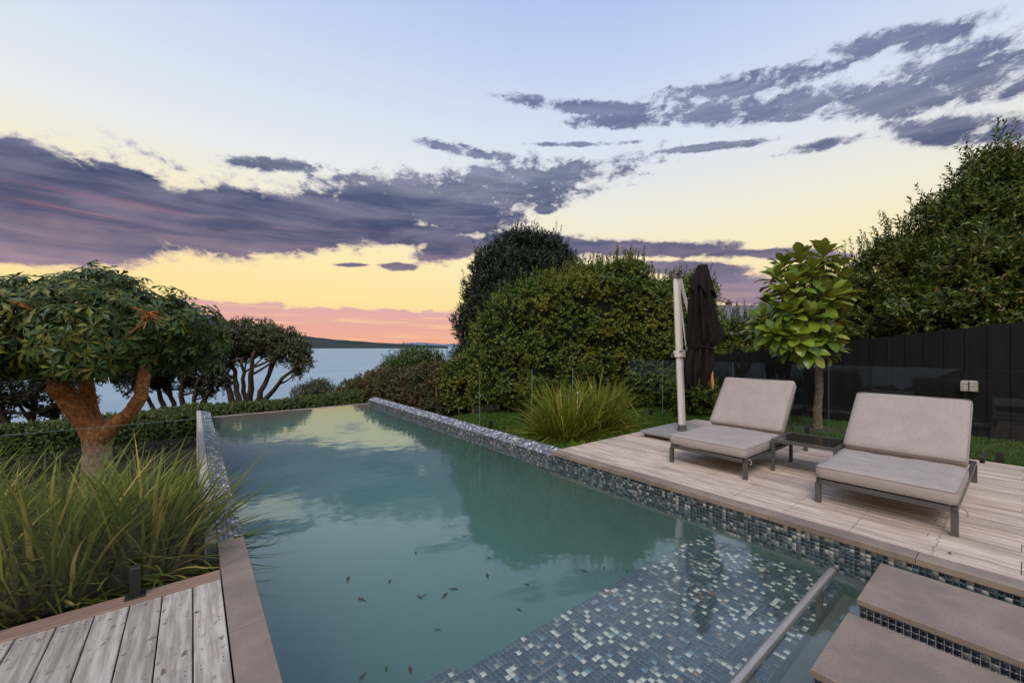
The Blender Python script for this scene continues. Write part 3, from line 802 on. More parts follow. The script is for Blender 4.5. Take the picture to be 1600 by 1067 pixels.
def side_table():
    t = thing('side_table', 'low square side table with dark glass top between the two loungers', 'side table', (5.33, 1.235, 0))
    W = .585; Hh = .355
    obj('frame', *joinvf([bar((.0,.0176,Hh),(0,W-.0176,Hh)), bar((W,.0176,Hh),(W,W-.0176,Hh)), bar((-.0175,0,Hh),(W+.0175,0,Hh)), bar((-.0175,W,Hh),(W+.0175,W,Hh))]), 'frame_metal', t)
    obj('glass_top', *box(.0178, W-.0178, .0178, W-.0178, Hh, Hh+.012, .002), 'table_glass', t)
    for a in (0, W):
        for b in (0, W): obj('leg', *box(a-.0165, a+.0165, b-.0165, b+.0165, 0, Hh-.0178), 'frame_metal', t)
side_table()

# ------------------------------------------------------------------ parasol
def parasol():
    mb = PD(1066, 673, 6.46)
    t = thing('parasol', 'closed black cantilever parasol on a white mast and wheeled base', 'parasol', (mb.x, mb.y, 0))
    bx0, bx1, by0, by1 = -.49, .55, -.50, .44
    sl = obj('base', *joinvf([box(bx0, bx1, by0, by1, .068, .105, .006), box(bx0+.03, bx1-.03, by0+.03, by1-.03, .045, .0675)]), 'base_slab', t)
    for x in (bx0+.07, bx1-.07):
        for y in (by0+.07, by1-.07):
            c = obj('castor', *tube([(x,y-.014,.028),(x,y+.014,.028)], [.028,.028], 16), 'black', t)
            obj('fork', *joinvf([box(x-.012, x+.03, y-.022, y-.0165, .02, .0445), box(x-.012, x+.03, y+.0165, y+.022, .02, .0445)]), 'alu', c)
    top = PD(1057, 430, 6.46) - Vector((mb.x, mb.y, 0)); ax = Vector((top.x, top.y, top.z-.105))
    at = lambda z: Vector((top.x*(z-.105)/(top.z-.105), top.y*(z-.105)/(top.z-.105), z))
    obj('mast_socket', *tube([(0,0,.105),(0,0,.125),(0,0,.126),(0,0,.20)], [.085,.085,.066,.062], 20), 'alu_dark', t)
    def section(z0, z1, w0, d0, w1, d1, mat, name, par=t):
        V = []
        for z, w, d in ((z0, w0, d0), (z1, w1, d1)):
            c = at(z)
            for sx, sy in ((-1,-1),(1,-1),(1,1),(-1,1)):
                for q in ((.35, 1), (1, .35)) if sx*sy > 0 else ((1, .35), (.35, 1)):
                    p = Vector((sx*w*q[0], sy*d*q[1], 0)); V.append(c+Vector((RX*p.x+FX*p.y, RY*p.x+FY*p.y, 0)))
        n = 8; return obj(name, V, [(k, (k+1) % n, n+(k+1) % n, n+k) for k in range(n)]+[tuple(range(n))[::-1], tuple(range(n, 2*n))], mat, par)
    section(.19, top.z-.05, .052, .045, .055, .045, 'alu', 'mast')
    section(top.z-.049, top.z+.02, .075, .06, .07, .055, 'alu_dark', 'mast_cap')
    h = section(1.28, 1.38, .085, .07, .085, .07, 'alu', 'crank_box')
    c = at(1.33); obj('crank_handle', *tube([c+Vector((RX*-.085,RY*-.085,0)), c+Vector((RX*-.12,RY*-.12,0)), c+Vector((RX*-.12,RY*-.12,-.06))], [.012]*3, 8), 'alu_dark', h)
    ca = Vector((RX*.30+FX*-.05, RY*.30+FY*-.05, 0))   # canopy axis, beside the mast
    # strut from mast head down into the canopy
    P = at(top.z-.02)
    obj('arm', *bar(P+Vector((RX*.05,RY*.05,0)), Vector((RX*.20+FX*.08, RY*.20+FY*.08, 1.75)), .032, .045), 'alu', t)
    obj('arm', *bar(P+Vector((RX*.03,RY*.03,-.01))+Vector((FX*.05,FY*.05,0)), Vector((RX*.10+FX*.05, RY*.10+FY*.05, 1.35)), .018, .02), 'alu', t)
    # canopy: pleated cloth hanging round its pole
    rs = np.random.RandomState(11)
    prof = [(2.70,.085,.0),(2.62,.105,.0),(2.45,.16,-.01),(2.3,.165,-.015),(2.1,.175,-.02),(1.9,.195,.0),(1.72,.22,.01),(1.6,.235,.02),(1.52,.22,.01),(1.44,.19,-.03),(1.36,.195,-.04),(1.2,.22,-.055),(1.05,.225,-.065),(.9,.21,-.07),(.80,.19,-.075)]
    zs = np.linspace(2.70, .80, 64); n = 120; V = []; Fs = []
    pz = [p[0] for p in prof][::-1]; pr = [p[1] for p in prof][::-1]; po = [p[2] for p in prof][::-1]
    ph = rs.uniform(0, 6.28, 6)
    for j, z in enumerate(zs):
        f = j/(len(zs)-1); r0 = np.interp(z, pz, pr)*.82; off = np.interp(z, pz, po)
        for k in range(n):
            th = 2*math.pi*k/n; amp = min(1, f*3+.15)*(.55 if abs(z-1.44) < .06 else 1)
            w = .20*math.sin(9*th+ph[0]+.9*math.sin(z*2.3)) + .12*math.sin(14*th+ph[1]+z*2.5) + .07*math.sin(23*th+ph[2]-z*3)
            ww = np.sign(w)*abs(w)**.8
            r = r0*(1+amp*ww*.95)
            # right side bulge over the strap; gathered left part hangs lower
            lr = math.cos(th)
            if 1.45 < z < 1.85: r += .035*max(0, lr)*math.sin((z-1.45)/.4*math.pi)
            zz = z
            if z < 1.3:
                hem = .22*max(0, lr)+.10*max(0, math.sin(th*3+1))+.06*math.sin(7*th+2)
                zz = z+hem*(1.3-z)/.5
            p = Vector((RX*(off+r*lr)+FX*r*math.sin(th), RY*(off+r*lr)+FY*r*math.sin(th), zz))+ca
            V.append(p)
    for j in range(len(zs)-1):
        for k in range(n):
            a, b = j*n+k, j*n+(k+1) % n; Fs.append((a, a+n, b+n, b))
    Fs.append(tuple(range(n)))
    cv = obj('canopy', V, Fs, 'canvas', t, smooth=True)
    # vent flap over the top
    zs = np.linspace(2.735, 2.30, 20); V = []; Fs = []
    for j, z in enumerate(zs):
        f = j/19; r0 = .07+.105*f**.8
        for k in range(n):
            th = 2*math.pi*k/n; r = r0*(1+.16*f*math.sin(6*th+1)+.07*f*math.sin(13*th)); zz = z+f*.05*math.sin(6*th+2.2)+f*.08*-math.cos(th)
            V.append(Vector((RX*r*math.cos(th)+FX*r*math.sin(th), RY*r*math.cos(th)+FY*r*math.sin(th), zz))+ca)
    for j in range(19):
        for k in range(n):
            a, b = j*n+k, j*n+(k+1) % n; Fs.append((a, a+n, b+n, b))
    Fs.append(tuple(range(n)))
    obj('vent_flap', V, Fs, 'canvas', cv, smooth=True)
    V, Fs = [], []
    pts = [ca+Vector((RX*(-.045+.19*math.cos(a))+FX*.19*math.sin(a), RY*(-.045+.19*math.cos(a))+FY*.19*math.sin(a), 1.44+.03*-math.cos(a))) for a in [2*math.pi*k/40 for k in range(41)]]
    S = tube(pts, [.014]*41, 6, False); obj('strap', *S, 'canvas', cv)
    obj('canopy_pole', *tube([ca+Vector((RX*.075-FX*.10, RY*.075-FY*.10, 1.25)), ca+Vector((RX*.095-FX*.13, RY*.095-FY*.13, .86)), ca+Vector((RX*.097-FX*.13, RY*.097-FY*.13, .79))], [.022,.022,.010], 12), 'pole_lit', t)
parasol()

# ------------------------------------------------------------------ foliage
CAMP = np.array([0, 0, H])
def leaf_arrays(pos, direc, nrm, L, W, fold=.25, bend=.2):
    """kite leaves: two triangles folded on the midrib"""
    side = unit(np.cross(direc, nrm)); nn = np.cross(side, direc)
    L = L[:, None]; W = W[:, None]
    a = pos; c = pos+direc*L - nn*L*bend
    l = pos+direc*L*.45+side*W*.5+nn*W*fold; r = pos+direc*L*.45-side*W*.5+nn*W*fold
    V = np.stack([a, r, c, l], 1)
    return V
def quads(n, k=4): return (np.arange(n)*k)[:, None]+np.arange(k)[None]
def sample_lumps(lumps, n, rs, p=2.0, rough=.1, ws=1.5, bottom=-.75, face=-.35, jitter=.12):
    """points and outward normals on the union of rounded lumps (superellipsoids)"""
    lm = np.array(lumps, float); c, r = lm[:, :3], lm[:, 3:6]
    area = (r[:,0]*r[:,1]+r[:,0]*r[:,2]*1.5+r[:,1]*r[:,2]*1.5)
    P, N = [], []; got = 0; it = 0
    while got < n and it < 30:
        m = int(n*1.6); it += 1
        k = rs.choice(len(lm), m, p=area/area.sum()); d = unit(rs.normal(size=(m, 3)))
        q = (np.abs(d)**p).sum(1)**(-1/p); s = d*q[:, None]
        pt = c[k]+s*r[k]; nn = unit(np.sign(s)*np.abs(s)**(p-1)/r[k])
        disp = rough*wob(pt, ws, 5)+rough*.5*wob(pt, ws*2.7, 8)-np.abs(rs.normal(0, jitter, m))
        pt = pt+nn*disp[:, None]
        ok = d[:, 2] > bottom
        ok &= ((CAMP-pt)*nn).sum(1)/np.linalg.norm(CAMP-pt, axis=1) > face
        for i in range(len(lm)):
            ins = ((np.abs((pt-c[i])/(r[i]*.9)))**p).sum(1) < 1
            ok &= ~(ins & (k != i))
        P.append(pt[ok]); N.append(nn[ok]); got += ok.sum()
    return np.concatenate(P)[:n], np.concatenate(N)[:n]
def sprigs(P, N, rs, per, L, W, shoot, up=.35, spread=.5, open_=.9, lvar=.3, bend=.2):
    m = len(P)
    st = unit(N+np.array([0,0,up])+rs.normal(0, spread, (m, 3)))
    SL = shoot*rs.uniform(.5, 1.3, m)
    P2 = np.repeat(P, per, 0); S2 = np.repeat(st, per, 0); L2 = np.repeat(SL, per)
    t = np.tile(np.linspace(.1, 1, per), m)
    side = unit(np.cross(S2, rs.normal(size=S2.shape)))
    d = unit(S2*(.35+.5*t[:, None])+side*open_*(1.1-.5*t[:, None]))
    pos = P2+S2*(t*L2)[:, None]
    LL = L*rs.uniform(1-lvar, 1+lvar, len(P2)); WW = W*rs.uniform(.8, 1.2, len(P2))
    return leaf_arrays(pos, d, S2+rs.normal(0, .25, S2.shape), LL, WW, .2, bend)
def cores(lumps, scale, p, rough=.1, ws=1.5, seg=14):
    V = []; Fs = []
    for cx, cy, cz, rx, ry, rz in lumps:
        b = len(V); pts = []
        for j in range(seg+1):
            for i in range(seg*2):
                a = math.pi*j/seg; o = math.pi*i/seg
                d = np.array([math.sin(a)*math.cos(o), math.sin(a)*math.sin(o), math.cos(a)]); q = (np.abs(d)**p).sum()**(-1/p)
                pts.append(np.array([cx, cy, cz])+d*q*np.array([rx, ry, rz])*scale)
        pts = np.array(pts); pts += (rough*.6*wob(pts, ws, 5))[:, None]*unit(pts-np.array([cx, cy, cz]))
        V += [tuple(v) for v in pts]
        n = seg*2
        for j in range(seg):
            for i in range(n):
                a0 = b+j*n+i; b0 = b+j*n+(i+1) % n; Fs.append((a0, a0+n, b0+n, b0))
    return V, Fs
def bush(name, label, cat, lumps, n, per, L, W, shoot, leaf, seed, p=2.0, rough=.1, ws=1.5, core=.86, coremat='core', jitter=.12,
         up=.35, spread=.5, extra=None, group=None, base=None, parent=None, bottom=-.75, bend=.2, open_=.9, face=-.35):
    rs = np.random.RandomState(seed)
    c = np.array(lumps)[:, :3].mean(0)
    t = parent or thing(name, label, cat, base if base else (c[0], c[1], ground_z(c[0], c[1])), 0, group)
    off = np.array(t.location)
    P, N = sample_lumps(lumps, n, rs, p, rough, ws, bottom, face, jitter)
    V = [sprigs(P, N, rs, per, L, W, shoot, up, spread, open_, bend=bend)]
    if extra:      # long shoots breaking the top outline: (count, length)
        ne, le = extra
        top = N[:, 2] > .35; Pe, Ne = P[top], N[top]
        if len(Pe):
            k = rs.choice(len(Pe), min(ne, len(Pe)), replace=False)
            V.append(sprigs(Pe[k], Ne[k]*.5+np.array([0,0,1.0]), rs, max(8, int(le/L*4)), L*.9, W*.9, le, .4, .25, .9, bend=bend))
    V = np.concatenate(V)
    o = obj('foliage', V.reshape(-1, 3)-off, quads(len(V)), leaf, t); o['kind'] = 'stuff'
    if core:
        cv, cf = cores(lumps, core, p, rough, ws); obj('inner_branches', np.array(cv)-off, cf, coremat, t, smooth=True)
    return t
def pxl(px, d, ytop, ybot_z, rl, rd, over=0):
    """lump at pixel column px whose front lies d metres deep, top at image row ytop, bottom at z ybot_z"""
    zt = H-(ytop-HOR)*d/F; c = PD(px, HOR, d+rd)
    return (c.x, c.y, (zt+ybot_z)/2+over, rl, rd, (zt-ybot_z)/2)

# tall clipped hedge
hl = []
for px, d, yt, w in [(722,10.2,580,.55),(748,10.0,545,.5),(776,9.7,492,.55),(804,9.6,452,.6),(850,9.6,436,.75),(893,9.7,432,.8),(935,9.9,410,.75),(975,10.0,408,.75),
                     (1015,10.1,436,.8),(1060,10.3,436,.75),(1088,10.6,442,.55)]:
    zt = H-(yt-HOR)*d/F; c = PD(px, HOR, d+.65); hl.append((c.x, c.y, (zt-.12)/2, w, w*.85, (zt+.12)/2))
th = bush('tall_hedge', 'tall green and yellow flecked clipped hedge on the right of the pool', 'hedge', hl, 12500, 9, .064, .034, .13, 'leaf_hedge', 21, p=4.5, rough=.15, ws=2.6, extra=(300, .45), core=.93)
rnd = random.Random(31)
for px in range(690, 1090, 26):
    q = PD(px+rnd.uniform(-6,6), HOR, np.interp(px, [690,740,806,900,975,1090], [10.5,10.1,9.85,9.95,10.25,10.9])+.12)-Vector(th.location); q.z = -.4-th.location.z+th.location.z*0
    q.z = -.35-th.location.z
    obj('stem', *tube([q, q+Vector((rnd.uniform(-.05,.05),0,.3)), q+Vector((rnd.uniform(-.08,.08),.05,.9))], [.028,.024,.02], 7), 'bark_puka', th)
hl = []
for px, d, yt in [(560,14.5,598),(578,13.8,590),(600,12.9,583),(622,12.2,580),(648,11.6,577),(674,11.1,574),(700,10.7,572)]:
    zt = H-(yt-HOR)*d/F; c = PD(px, HOR, d+.5); hl.append((c.x, c.y, (zt-1.0)/2, .6, .6, (zt+1.0)/2))
bush('brown_hedge', 'lower brownish clipped hedge beside the far end of the pool', 'hedge', hl, 5200, 9, .06, .032, .12, 'leaf_brown', 22, p=3.2, rough=.08, ws=2.5, coremat='core_brown', extra=(60,.22))
# dark evergreen behind
c = PD(808, HOR, 13.6)
dl = [(c.x+.1,c.y,1.6,1.55,1.6,2.5)]
for px, y, d, r in [(770,428,13,.62),(795,408,13.2,.62),(825,405,13.4,.62),(855,408,13.4,.6),(880,420,13.5,.5),(756,470,12.8,.58),(748,530,12.7,.55),(800,450,12.6,.95),(855,450,12.8,.85),(780,480,12.5,.8),(757,570,12.9,.6),(741,500,12.6,.5),(738,560,12.2,.5),(742,600,11.9,.5),(800,395,13.3,.5)]:
    q = PD(px, y, d); dl.append((q.x, q.y, q.z, r, r, r*1.15))
dk = bush('dark_tree', 'very dark dense evergreen tree rising behind the tall hedge', 'tree', dl, 9500, 9, .085, .03, .2, 'leaf_dark', 23, p=2.2, rough=.14, ws=2.2, up=.9, spread=.35, extra=(130,.5), core=.9)
b = np.array(dk.location)
obj('trunk', *tube([(0,0,-.3),(0,0,1.2),(.1,0,3)], [.25,.2,.15], 10), 'bark_dark', dk)
# shrubs between hedge and sea
q = PD(648, 566, 15.5)
bush('leafy_shrub', 'bright green loose shrub standing behind the brownish hedge', 'shrub', [(q.x,q.y,-.1,1.0,.8,1.25),(q.x+.55,q.y-.4,.1,.55,.5,.95),(q.x-.6,q.y+.4,-.2,.6,.6,1.0)], 1500, 8, .10, .035, .25, 'leaf_bright', 24, rough=.16, ws=3, extra=(70,.45))
q = PD(633, 560, 18.5)
bush('grey_shrub', 'greyish feathery shrub showing its tips above the sea line', 'shrub', [(q.x,q.y,-.4,1.0,.8,1.55),(q.x+.9,q.y,-.5,.7,.7,1.35)], 1300, 8, .09, .025, .3, 'leaf_pohu', 25, rough=.16, ws=3, extra=(60,.5))
q = PD(495, 612, 16)
bush('round_shrub', 'small rounded dark green shrub poking over the low hedge', 'shrub', [(q.x,q.y,q.z-.55,.8,.7,.95),(q.x+.45,q.y,q.z-.7,.5,.5,.75)], 1100, 8, .08, .03, .2, 'leaf_pohu', 26, rough=.12, ws=3, extra=(40,.25))
q = PD(540, 610, 15.5)
bush('spreading_shrub', 'low spreading olive shrub between the round shrub and the hedge', 'shrub', [(q.x,q.y,q.z-.6,.8,.6,.62),(q.x+.7,q.y-.3,q.z-.55,.6,.5,.7)], 900, 8, .08, .03, .2, 'leaf_brown', 27, rough=.12, ws=3, extra=(30,.3))
# low hedge beyond the far rim and round the left garden
ll = []
for px, y, d, w in [(585,619,12.9,.5),(555,618,12.6,.55),(520,622,12.3,.55),(485,625,11.9,.55),(450,628,11.5,.55),(415,631,11.2,.55),(380,634,10.9,.5),(345,637,10.6,.5),(310,640,10.1,.55),(275,645,9.5,.55),(235,652,9.0,.6),
                   (190,658,8.5,.6),(140,665,8.0,.6),(90,671,7.6,.6),(40,677,7.2,.6),(-20,684,6.9,.6),(-90,692,6.7,.6)]:
    zt = H-(y-HOR)*d/F; q = PD(px, HOR, d+.55); ll.append((q.x, q.y, (zt-1.25)/2, w, w, (zt+1.25)/2))
bush('low_hedge', 'low trimmed green hedge running past the far rim of the pool', 'hedge', ll, 9500, 9, .045, .026, .07, 'leaf_low', 28, p=3.5, rough=.045, ws=3, jitter=.07, extra=(150,.1), core=.9)
# leafy growth behind the black fence
rl = []
for px, d, yt, w in [(1140,12.2,512,.8),(1185,12.0,520,.8),(1230,11.5,500,.8),(1275,10.6,490,.7),(1320,10.0,440,.7),(1362,9.6,396,.7),(1405,9.2,364,.65),(1440,9.0,352,.6)]:
    zt = H-(yt-HOR)*d/F; q = PD(px, HOR, d+.8); rl.append((q.x, q.y, (zt-.3)/2, w, w, (zt+.3)/2))
bush('loose_hedge', 'loose olive green hedge above the black fence behind the big leaved tree', 'hedge', rl, 5600, 9, .085, .034, .2, 'leaf_right', 29, p=2.6, rough=.24, ws=2.4, extra=(260,.7))
rl = []
for px, y, d, r in [(1530,390,8.6,.95),(1590,350,8.4,1.05),(1660,330,8.2,1.1),(1510,460,8.2,.85),(1590,450,7.9,1.1),(1660,450,7.7,1.2),(1470,490,8.5,.75),(1530,510,8.1,.8),(1600,510,7.9,.8),(1486,345,8.9,.46),(1545,298,8.7,.5),(1600,285,8.6,.5),(1760,330,8,1.4),(1760,450,8,1.5),(1480,430,8.8,.6),(1500,318,8.8,.42),(1484,372,8.8,.45),(1476,415,8.8,.5),(1570,272,8.6,.42)]:
    q = PD(px, y, d+.6); rl.append((q.x, q.y, q.z, r, r, r*1.05))
rt = bush('leafy_tree', 'tall leafy tree filling the right edge above the black fence', 'tree', rl, 8200, 9, .115, .042, .24, 'leaf_right', 30, p=2.3, rough=.28, ws=2.1, extra=(240,.7), base=(PD(1560,HOR,9).x, PD(1560,HOR,9).y, -.3))
obj('trunk', *tube([(0,0,-.2),(.1,0,1.4),(.3,.1,3.2)], [.16,.13,.08], 10), 'bark_dark', rt)

# shrubs between glass and fence
q = PD(1095, 612, 8.9)
bush('fence_shrub', 'small glossy green shrub behind the glass under the parasol', 'shrub', [(q.x,q.y,.35,.42,.4,.5),(q.x+.35,q.y+.5,.3,.4,.4,.45)], 420, 9, .09, .03, .16, 'leaf_right', 31, rough=.1, ws=3, extra=(16,.2))

# ------------------------------------------------------------------ trees by the sea
def sea_tree(name, label, px, d, zbase, trunks, lumps, n, seed, leaf='leaf_pohu', L=.12, W=.05):
    rnd = random.Random(seed); b = PD(px, HOR, d); b.z = zbase
    t = thing(name, label, 'tree', b)
    cen = [Vector(PD(l[0], l[1], l[2])) for l in lumps]
    parts = []
    for x0, x1, y1, r in trunks:
        p0 = PD(x0, HOR, d); p0.z = zbase; p2 = PD(x1, y1, d+rnd.uniform(-.8,.8)); mid = (p0+p2)/2+Vector((rnd.uniform(-.3,.3), rnd.uniform(-.3,.3), -.1)); mid.x = p0.x*.65+p2.x*.35; mid.y = p0.y*.65+p2.y*.35
        pts = [p+Vector((rnd.uniform(-.06,.06), rnd.uniform(-.06,.06), 0))-b for p in bez(p0, mid, p2, 9)]
        obj('trunk', *tube(pts, lerp(r, r*.45, 9), 8), 'bark_dark', t, smooth=True)
        for k in range(4):
            c = min(cen, key=lambda q: (q-p2).length+rnd.uniform(0, 2.2)); s = b+pts[5+k if 5+k < 9 else 8]
            parts.append(tube([p-b for p in bez(s, (s+c)/2+Vector((0,0,-.2)), c+Vector((0,0,.1)), 6)], lerp(r*.42, r*.12, 6), 6))
    obj('branches', *joinvf(parts), 'bark_dark', t)
    lm = []
    for x, y, dd, r, rz in lumps:
        q = PD(x, y, dd); lm.append((q.x, q.y, q.z, r, r, rz))
    bush(None, None, None, lm, n, 9, L, W, .22, leaf, seed, rough=.16, ws=2.5, core=.45, parent=t, bottom=-.95, extra=(40,.3), jitter=.2, face=-1)
    return t
sea_tree('coastal_tree', 'spreading coastal tree with several leaning trunks against the sea', 392, 20, -1.7,
    [(366,345,572,.17),(374,362,560,.16),(390,395,550,.17),(398,430,560,.16),(402,462,572,.14),(384,378,560,.13)],
    [(362,530,20,1.0,.7),(392,524,20.4,1.0,.65),(425,530,20,1.0,.6),(452,545,19.8,.85,.6),(470,562,19.8,.5,.55),(345,548,20,.9,.75),(372,552,20.6,.8,.5),(425,545,20.6,.8,.45),(335,565,19.8,.6,.6),(466,582,19.7,.22,.28),(405,515,20.4,.7,.4)], 3300, 41)
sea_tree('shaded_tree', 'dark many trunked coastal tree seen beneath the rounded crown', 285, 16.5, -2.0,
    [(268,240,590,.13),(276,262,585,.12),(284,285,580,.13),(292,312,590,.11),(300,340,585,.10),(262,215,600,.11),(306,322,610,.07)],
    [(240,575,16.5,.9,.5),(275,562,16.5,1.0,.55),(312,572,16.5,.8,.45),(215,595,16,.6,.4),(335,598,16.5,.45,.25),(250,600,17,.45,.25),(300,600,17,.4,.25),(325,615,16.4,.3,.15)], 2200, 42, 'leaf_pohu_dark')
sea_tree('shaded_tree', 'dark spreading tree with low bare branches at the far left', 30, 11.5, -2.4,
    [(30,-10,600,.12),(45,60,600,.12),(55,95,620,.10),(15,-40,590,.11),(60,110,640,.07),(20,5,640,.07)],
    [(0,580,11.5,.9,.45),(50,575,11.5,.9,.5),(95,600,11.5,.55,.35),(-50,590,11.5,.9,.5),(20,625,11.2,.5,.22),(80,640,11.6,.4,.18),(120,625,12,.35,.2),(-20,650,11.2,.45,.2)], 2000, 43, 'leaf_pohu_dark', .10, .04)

# ------------------------------------------------------------------ orange barked tree on the left
def crown_tree():
    rnd = random.Random(9); rs = np.random.RandomState(9); D0 = 4.8
    base = PD(152, HOR, D0); base.z = ground_z(base.x, base.y)-.05
    t = thing('round_headed_tree', 'orange barked tree with domed crown of large fingered leaves', 'tree', base)
    W = lambda px, py, dd=0: PD(px, py, D0+dd)-base
    V = []
    def limb(name, pts, rad, par=t, n=12):
        # densify
        P = []; Rr = []
        for i in range(len(pts)-1):
            for k in range(5):
                f = k/5; P.append(pts[i].lerp(pts[i+1], f)); Rr.append((rad[i]*(1-f)+rad[i+1]*f)*(1+rnd.uniform(-.05,.05)))
        P.append(pts[-1]); Rr.append(rad[-1])
        return obj(name, *tube(P, Rr, n, True, .05, rnd), 'bark_orange', par, smooth=True)
    limb('trunk', [Vector((0,0,0)), W(152,745), W(152,705), W(150,672), W(147,655)], [.18,.145,.13,.135,.09], n=16)
    limb('limb', [W(152,690), W(132,660,-.05), W(108,628,-.1), W(92,600,-.12), W(80,575,-.1), W(70,540)], [.095,.10,.095,.082,.07,.05])
    limb('limb', [W(150,680,.1), W(143,650,.15), W(137,615,.2), W(133,585,.2), W(130,545,.2)], [.09,.088,.075,.068,.05])
    limb('limb', [W(155,688), W(178,664,-.05), W(203,645,-.1), W(220,620,-.1), W(224,592,-.1), W(228,540)], [.09,.08,.068,.068,.062,.045])
    obj('knuckle', *tube([W(92,622,-.18), W(88,606,-.2), W(86,594,-.16)], [.05,.085,.05], 10), 'bark_orange', t, smooth=True)
    tw = []
    cen = W(140, 522); RXc, RYc, RZc = 1.2, 1.05, .73
    for k in range(26):
        s = [W(70,545), W(130,550,.2), W(228,545)][k % 3]; a = rnd.uniform(0, 6.28); q = rnd.uniform(.5, .95)
        e = cen+Vector((RXc*q*math.cos(a), RYc*q*math.sin(a), rnd.uniform(-.1,.45)))
        tw.append(tube(bez(s, (s+e)/2+Vector((0,0,-.12)), e, 6), lerp(.035, .012, 6), 6))
    obj('branches', *joinvf(tw), 'twig', t)
    # fingered leaf: seven pointed leaflets with side lobes around a stalk
    def leaf_mesh(seed):
        r = random.Random(seed); Vv = []; Ff = []
        nl = 7
        for i in range(nl):
            a = (i-(nl-1)/2)*R(44)+r.uniform(-.14,.14); L = r.uniform(.15,.22)*(1-.10*abs(i-3)); w = L*.165; dz = -r.uniform(.03,.10)
            c, s = math.cos(a), math.sin(a); b = len(Vv)
            for x, y in ((0,0),(.3,.38),(.5,.72),(.72,1.35),(.76,.55),(1,0),(.76,-.55),(.68,-1.25),(.5,-.72),(.3,-.38),(.5,0),(.75,0)):
                X = x*L; Y = y*w*.8; Z = dz*x*x+abs(y)*.006
                Vv.append((X*c-Y*s, X*s+Y*c, Z))
            Ff += [(b,b+9,b+10,b+1),(b+1,b+10,b+2),(b+10,b+9,b+8),(b+10,b+11,b+4,b+2),(b+10,b+8,b+6,b+11),(b+2,b+4,b+3),(b+8,b+7,b+6),(b+4,b+11,b+5),(b+11,b+6,b+5)]
        sv, sf = tube([(0,0,0),(-.08,0,-.04),(-.16,0,-.1)], [.004,.004,.005], 4)
        n = len(Vv); Vv += [tuple(p) for p in sv]; Ff += [tuple(i+n for i in f) for f in sf]
        return Vv, Ff
    metas = [leaf_mesh(k) for k in range(6)]; meshes = [mesh('leaf', v, f, 'leaf_cuss') for v, f in metas]
    spots = []
    tocam = (Vector((0,0,H))-base-cen).normalized()
    N = 2100
    for i in range(N):
        d = Vector(unit(rs.normal(size=3)));
        if d.z < -.55: d.z = -.55
        q = rnd.uniform(.55, 1.0)**.5
        rr = 1+.10*math.sin(d.x*7+1)+.08*math.sin(d.y*9+d.z*5)+rnd.gauss(0,.05)
        p = cen+Vector((d.x*RXc, d.y*RYc, d.z*RZc*(1 if d.z > 0 else 1.0)))*q*rr
        n = (Vector((d.x*1.1, d.y*1.1, d.z*1.0+.5))+Vector(rs.normal(0,.4,3))).normalized()
        rot = n.to_track_quat('Z', 'X').to_matrix().to_4x4() @ Matrix.Rotation(rnd.uniform(0, 6.28), 4, 'Z')
        sc = rnd.uniform(.62, 1.0)
        spots.append(((d.dot(tocam))*q, Matrix.Translation(p) @ rot @ Matrix.Scale(sc, 4)))
    spots.sort(key=lambda s: -s[0])
    for i, (_, M) in enumerate(spots[:300]):
        o = bpy.data.objects.new('leaf', meshes[i % 6]); o.matrix_local = M; link(o, t)
    V, Fs = [], []
    for i, (_, M) in enumerate(spots[300:]):
        v, f = metas[i % 6]; n = len(V); V += [tuple(M @ Vector(p)) for p in v]; Fs += [tuple(k+n for k in q) for q in f]
    tag(obj('foliage', V, Fs, 'leaf_cuss', t), kind='stuff')
    # dry orange stalks
    c0 = W(232, 492, -1.0); dr = []
    for k in range(16):
        dr.append(tube(bez(c0+Vector((rnd.uniform(-.05,.05),)*3), c0+Vector((rnd.uniform(-.1,.1), rnd.uniform(-.1,.1), .02)), c0+Vector((rnd.uniform(-.14,.14), rnd.uniform(-.1,.1), rnd.uniform(-.26,.08))), 5), lerp(.009,.003,5), 5))
    obj('dry_stalks', *joinvf(dr), 'dry_leaf', t)
    c0 = W(30, 475, -.9); dr = []
    for k in range(7):
        dr.append(tube(bez(c0, c0+Vector((rnd.uniform(-.08,.08), rnd.uniform(-.08,.08), .02)), c0+Vector((rnd.uniform(-.09,.09), rnd.uniform(-.1,.1), rnd.uniform(-.12,.06))), 5), lerp(.009,.003,5), 5))
    obj('dry_stalks', *joinvf(dr), 'dry_leaf', t)
crown_tree()

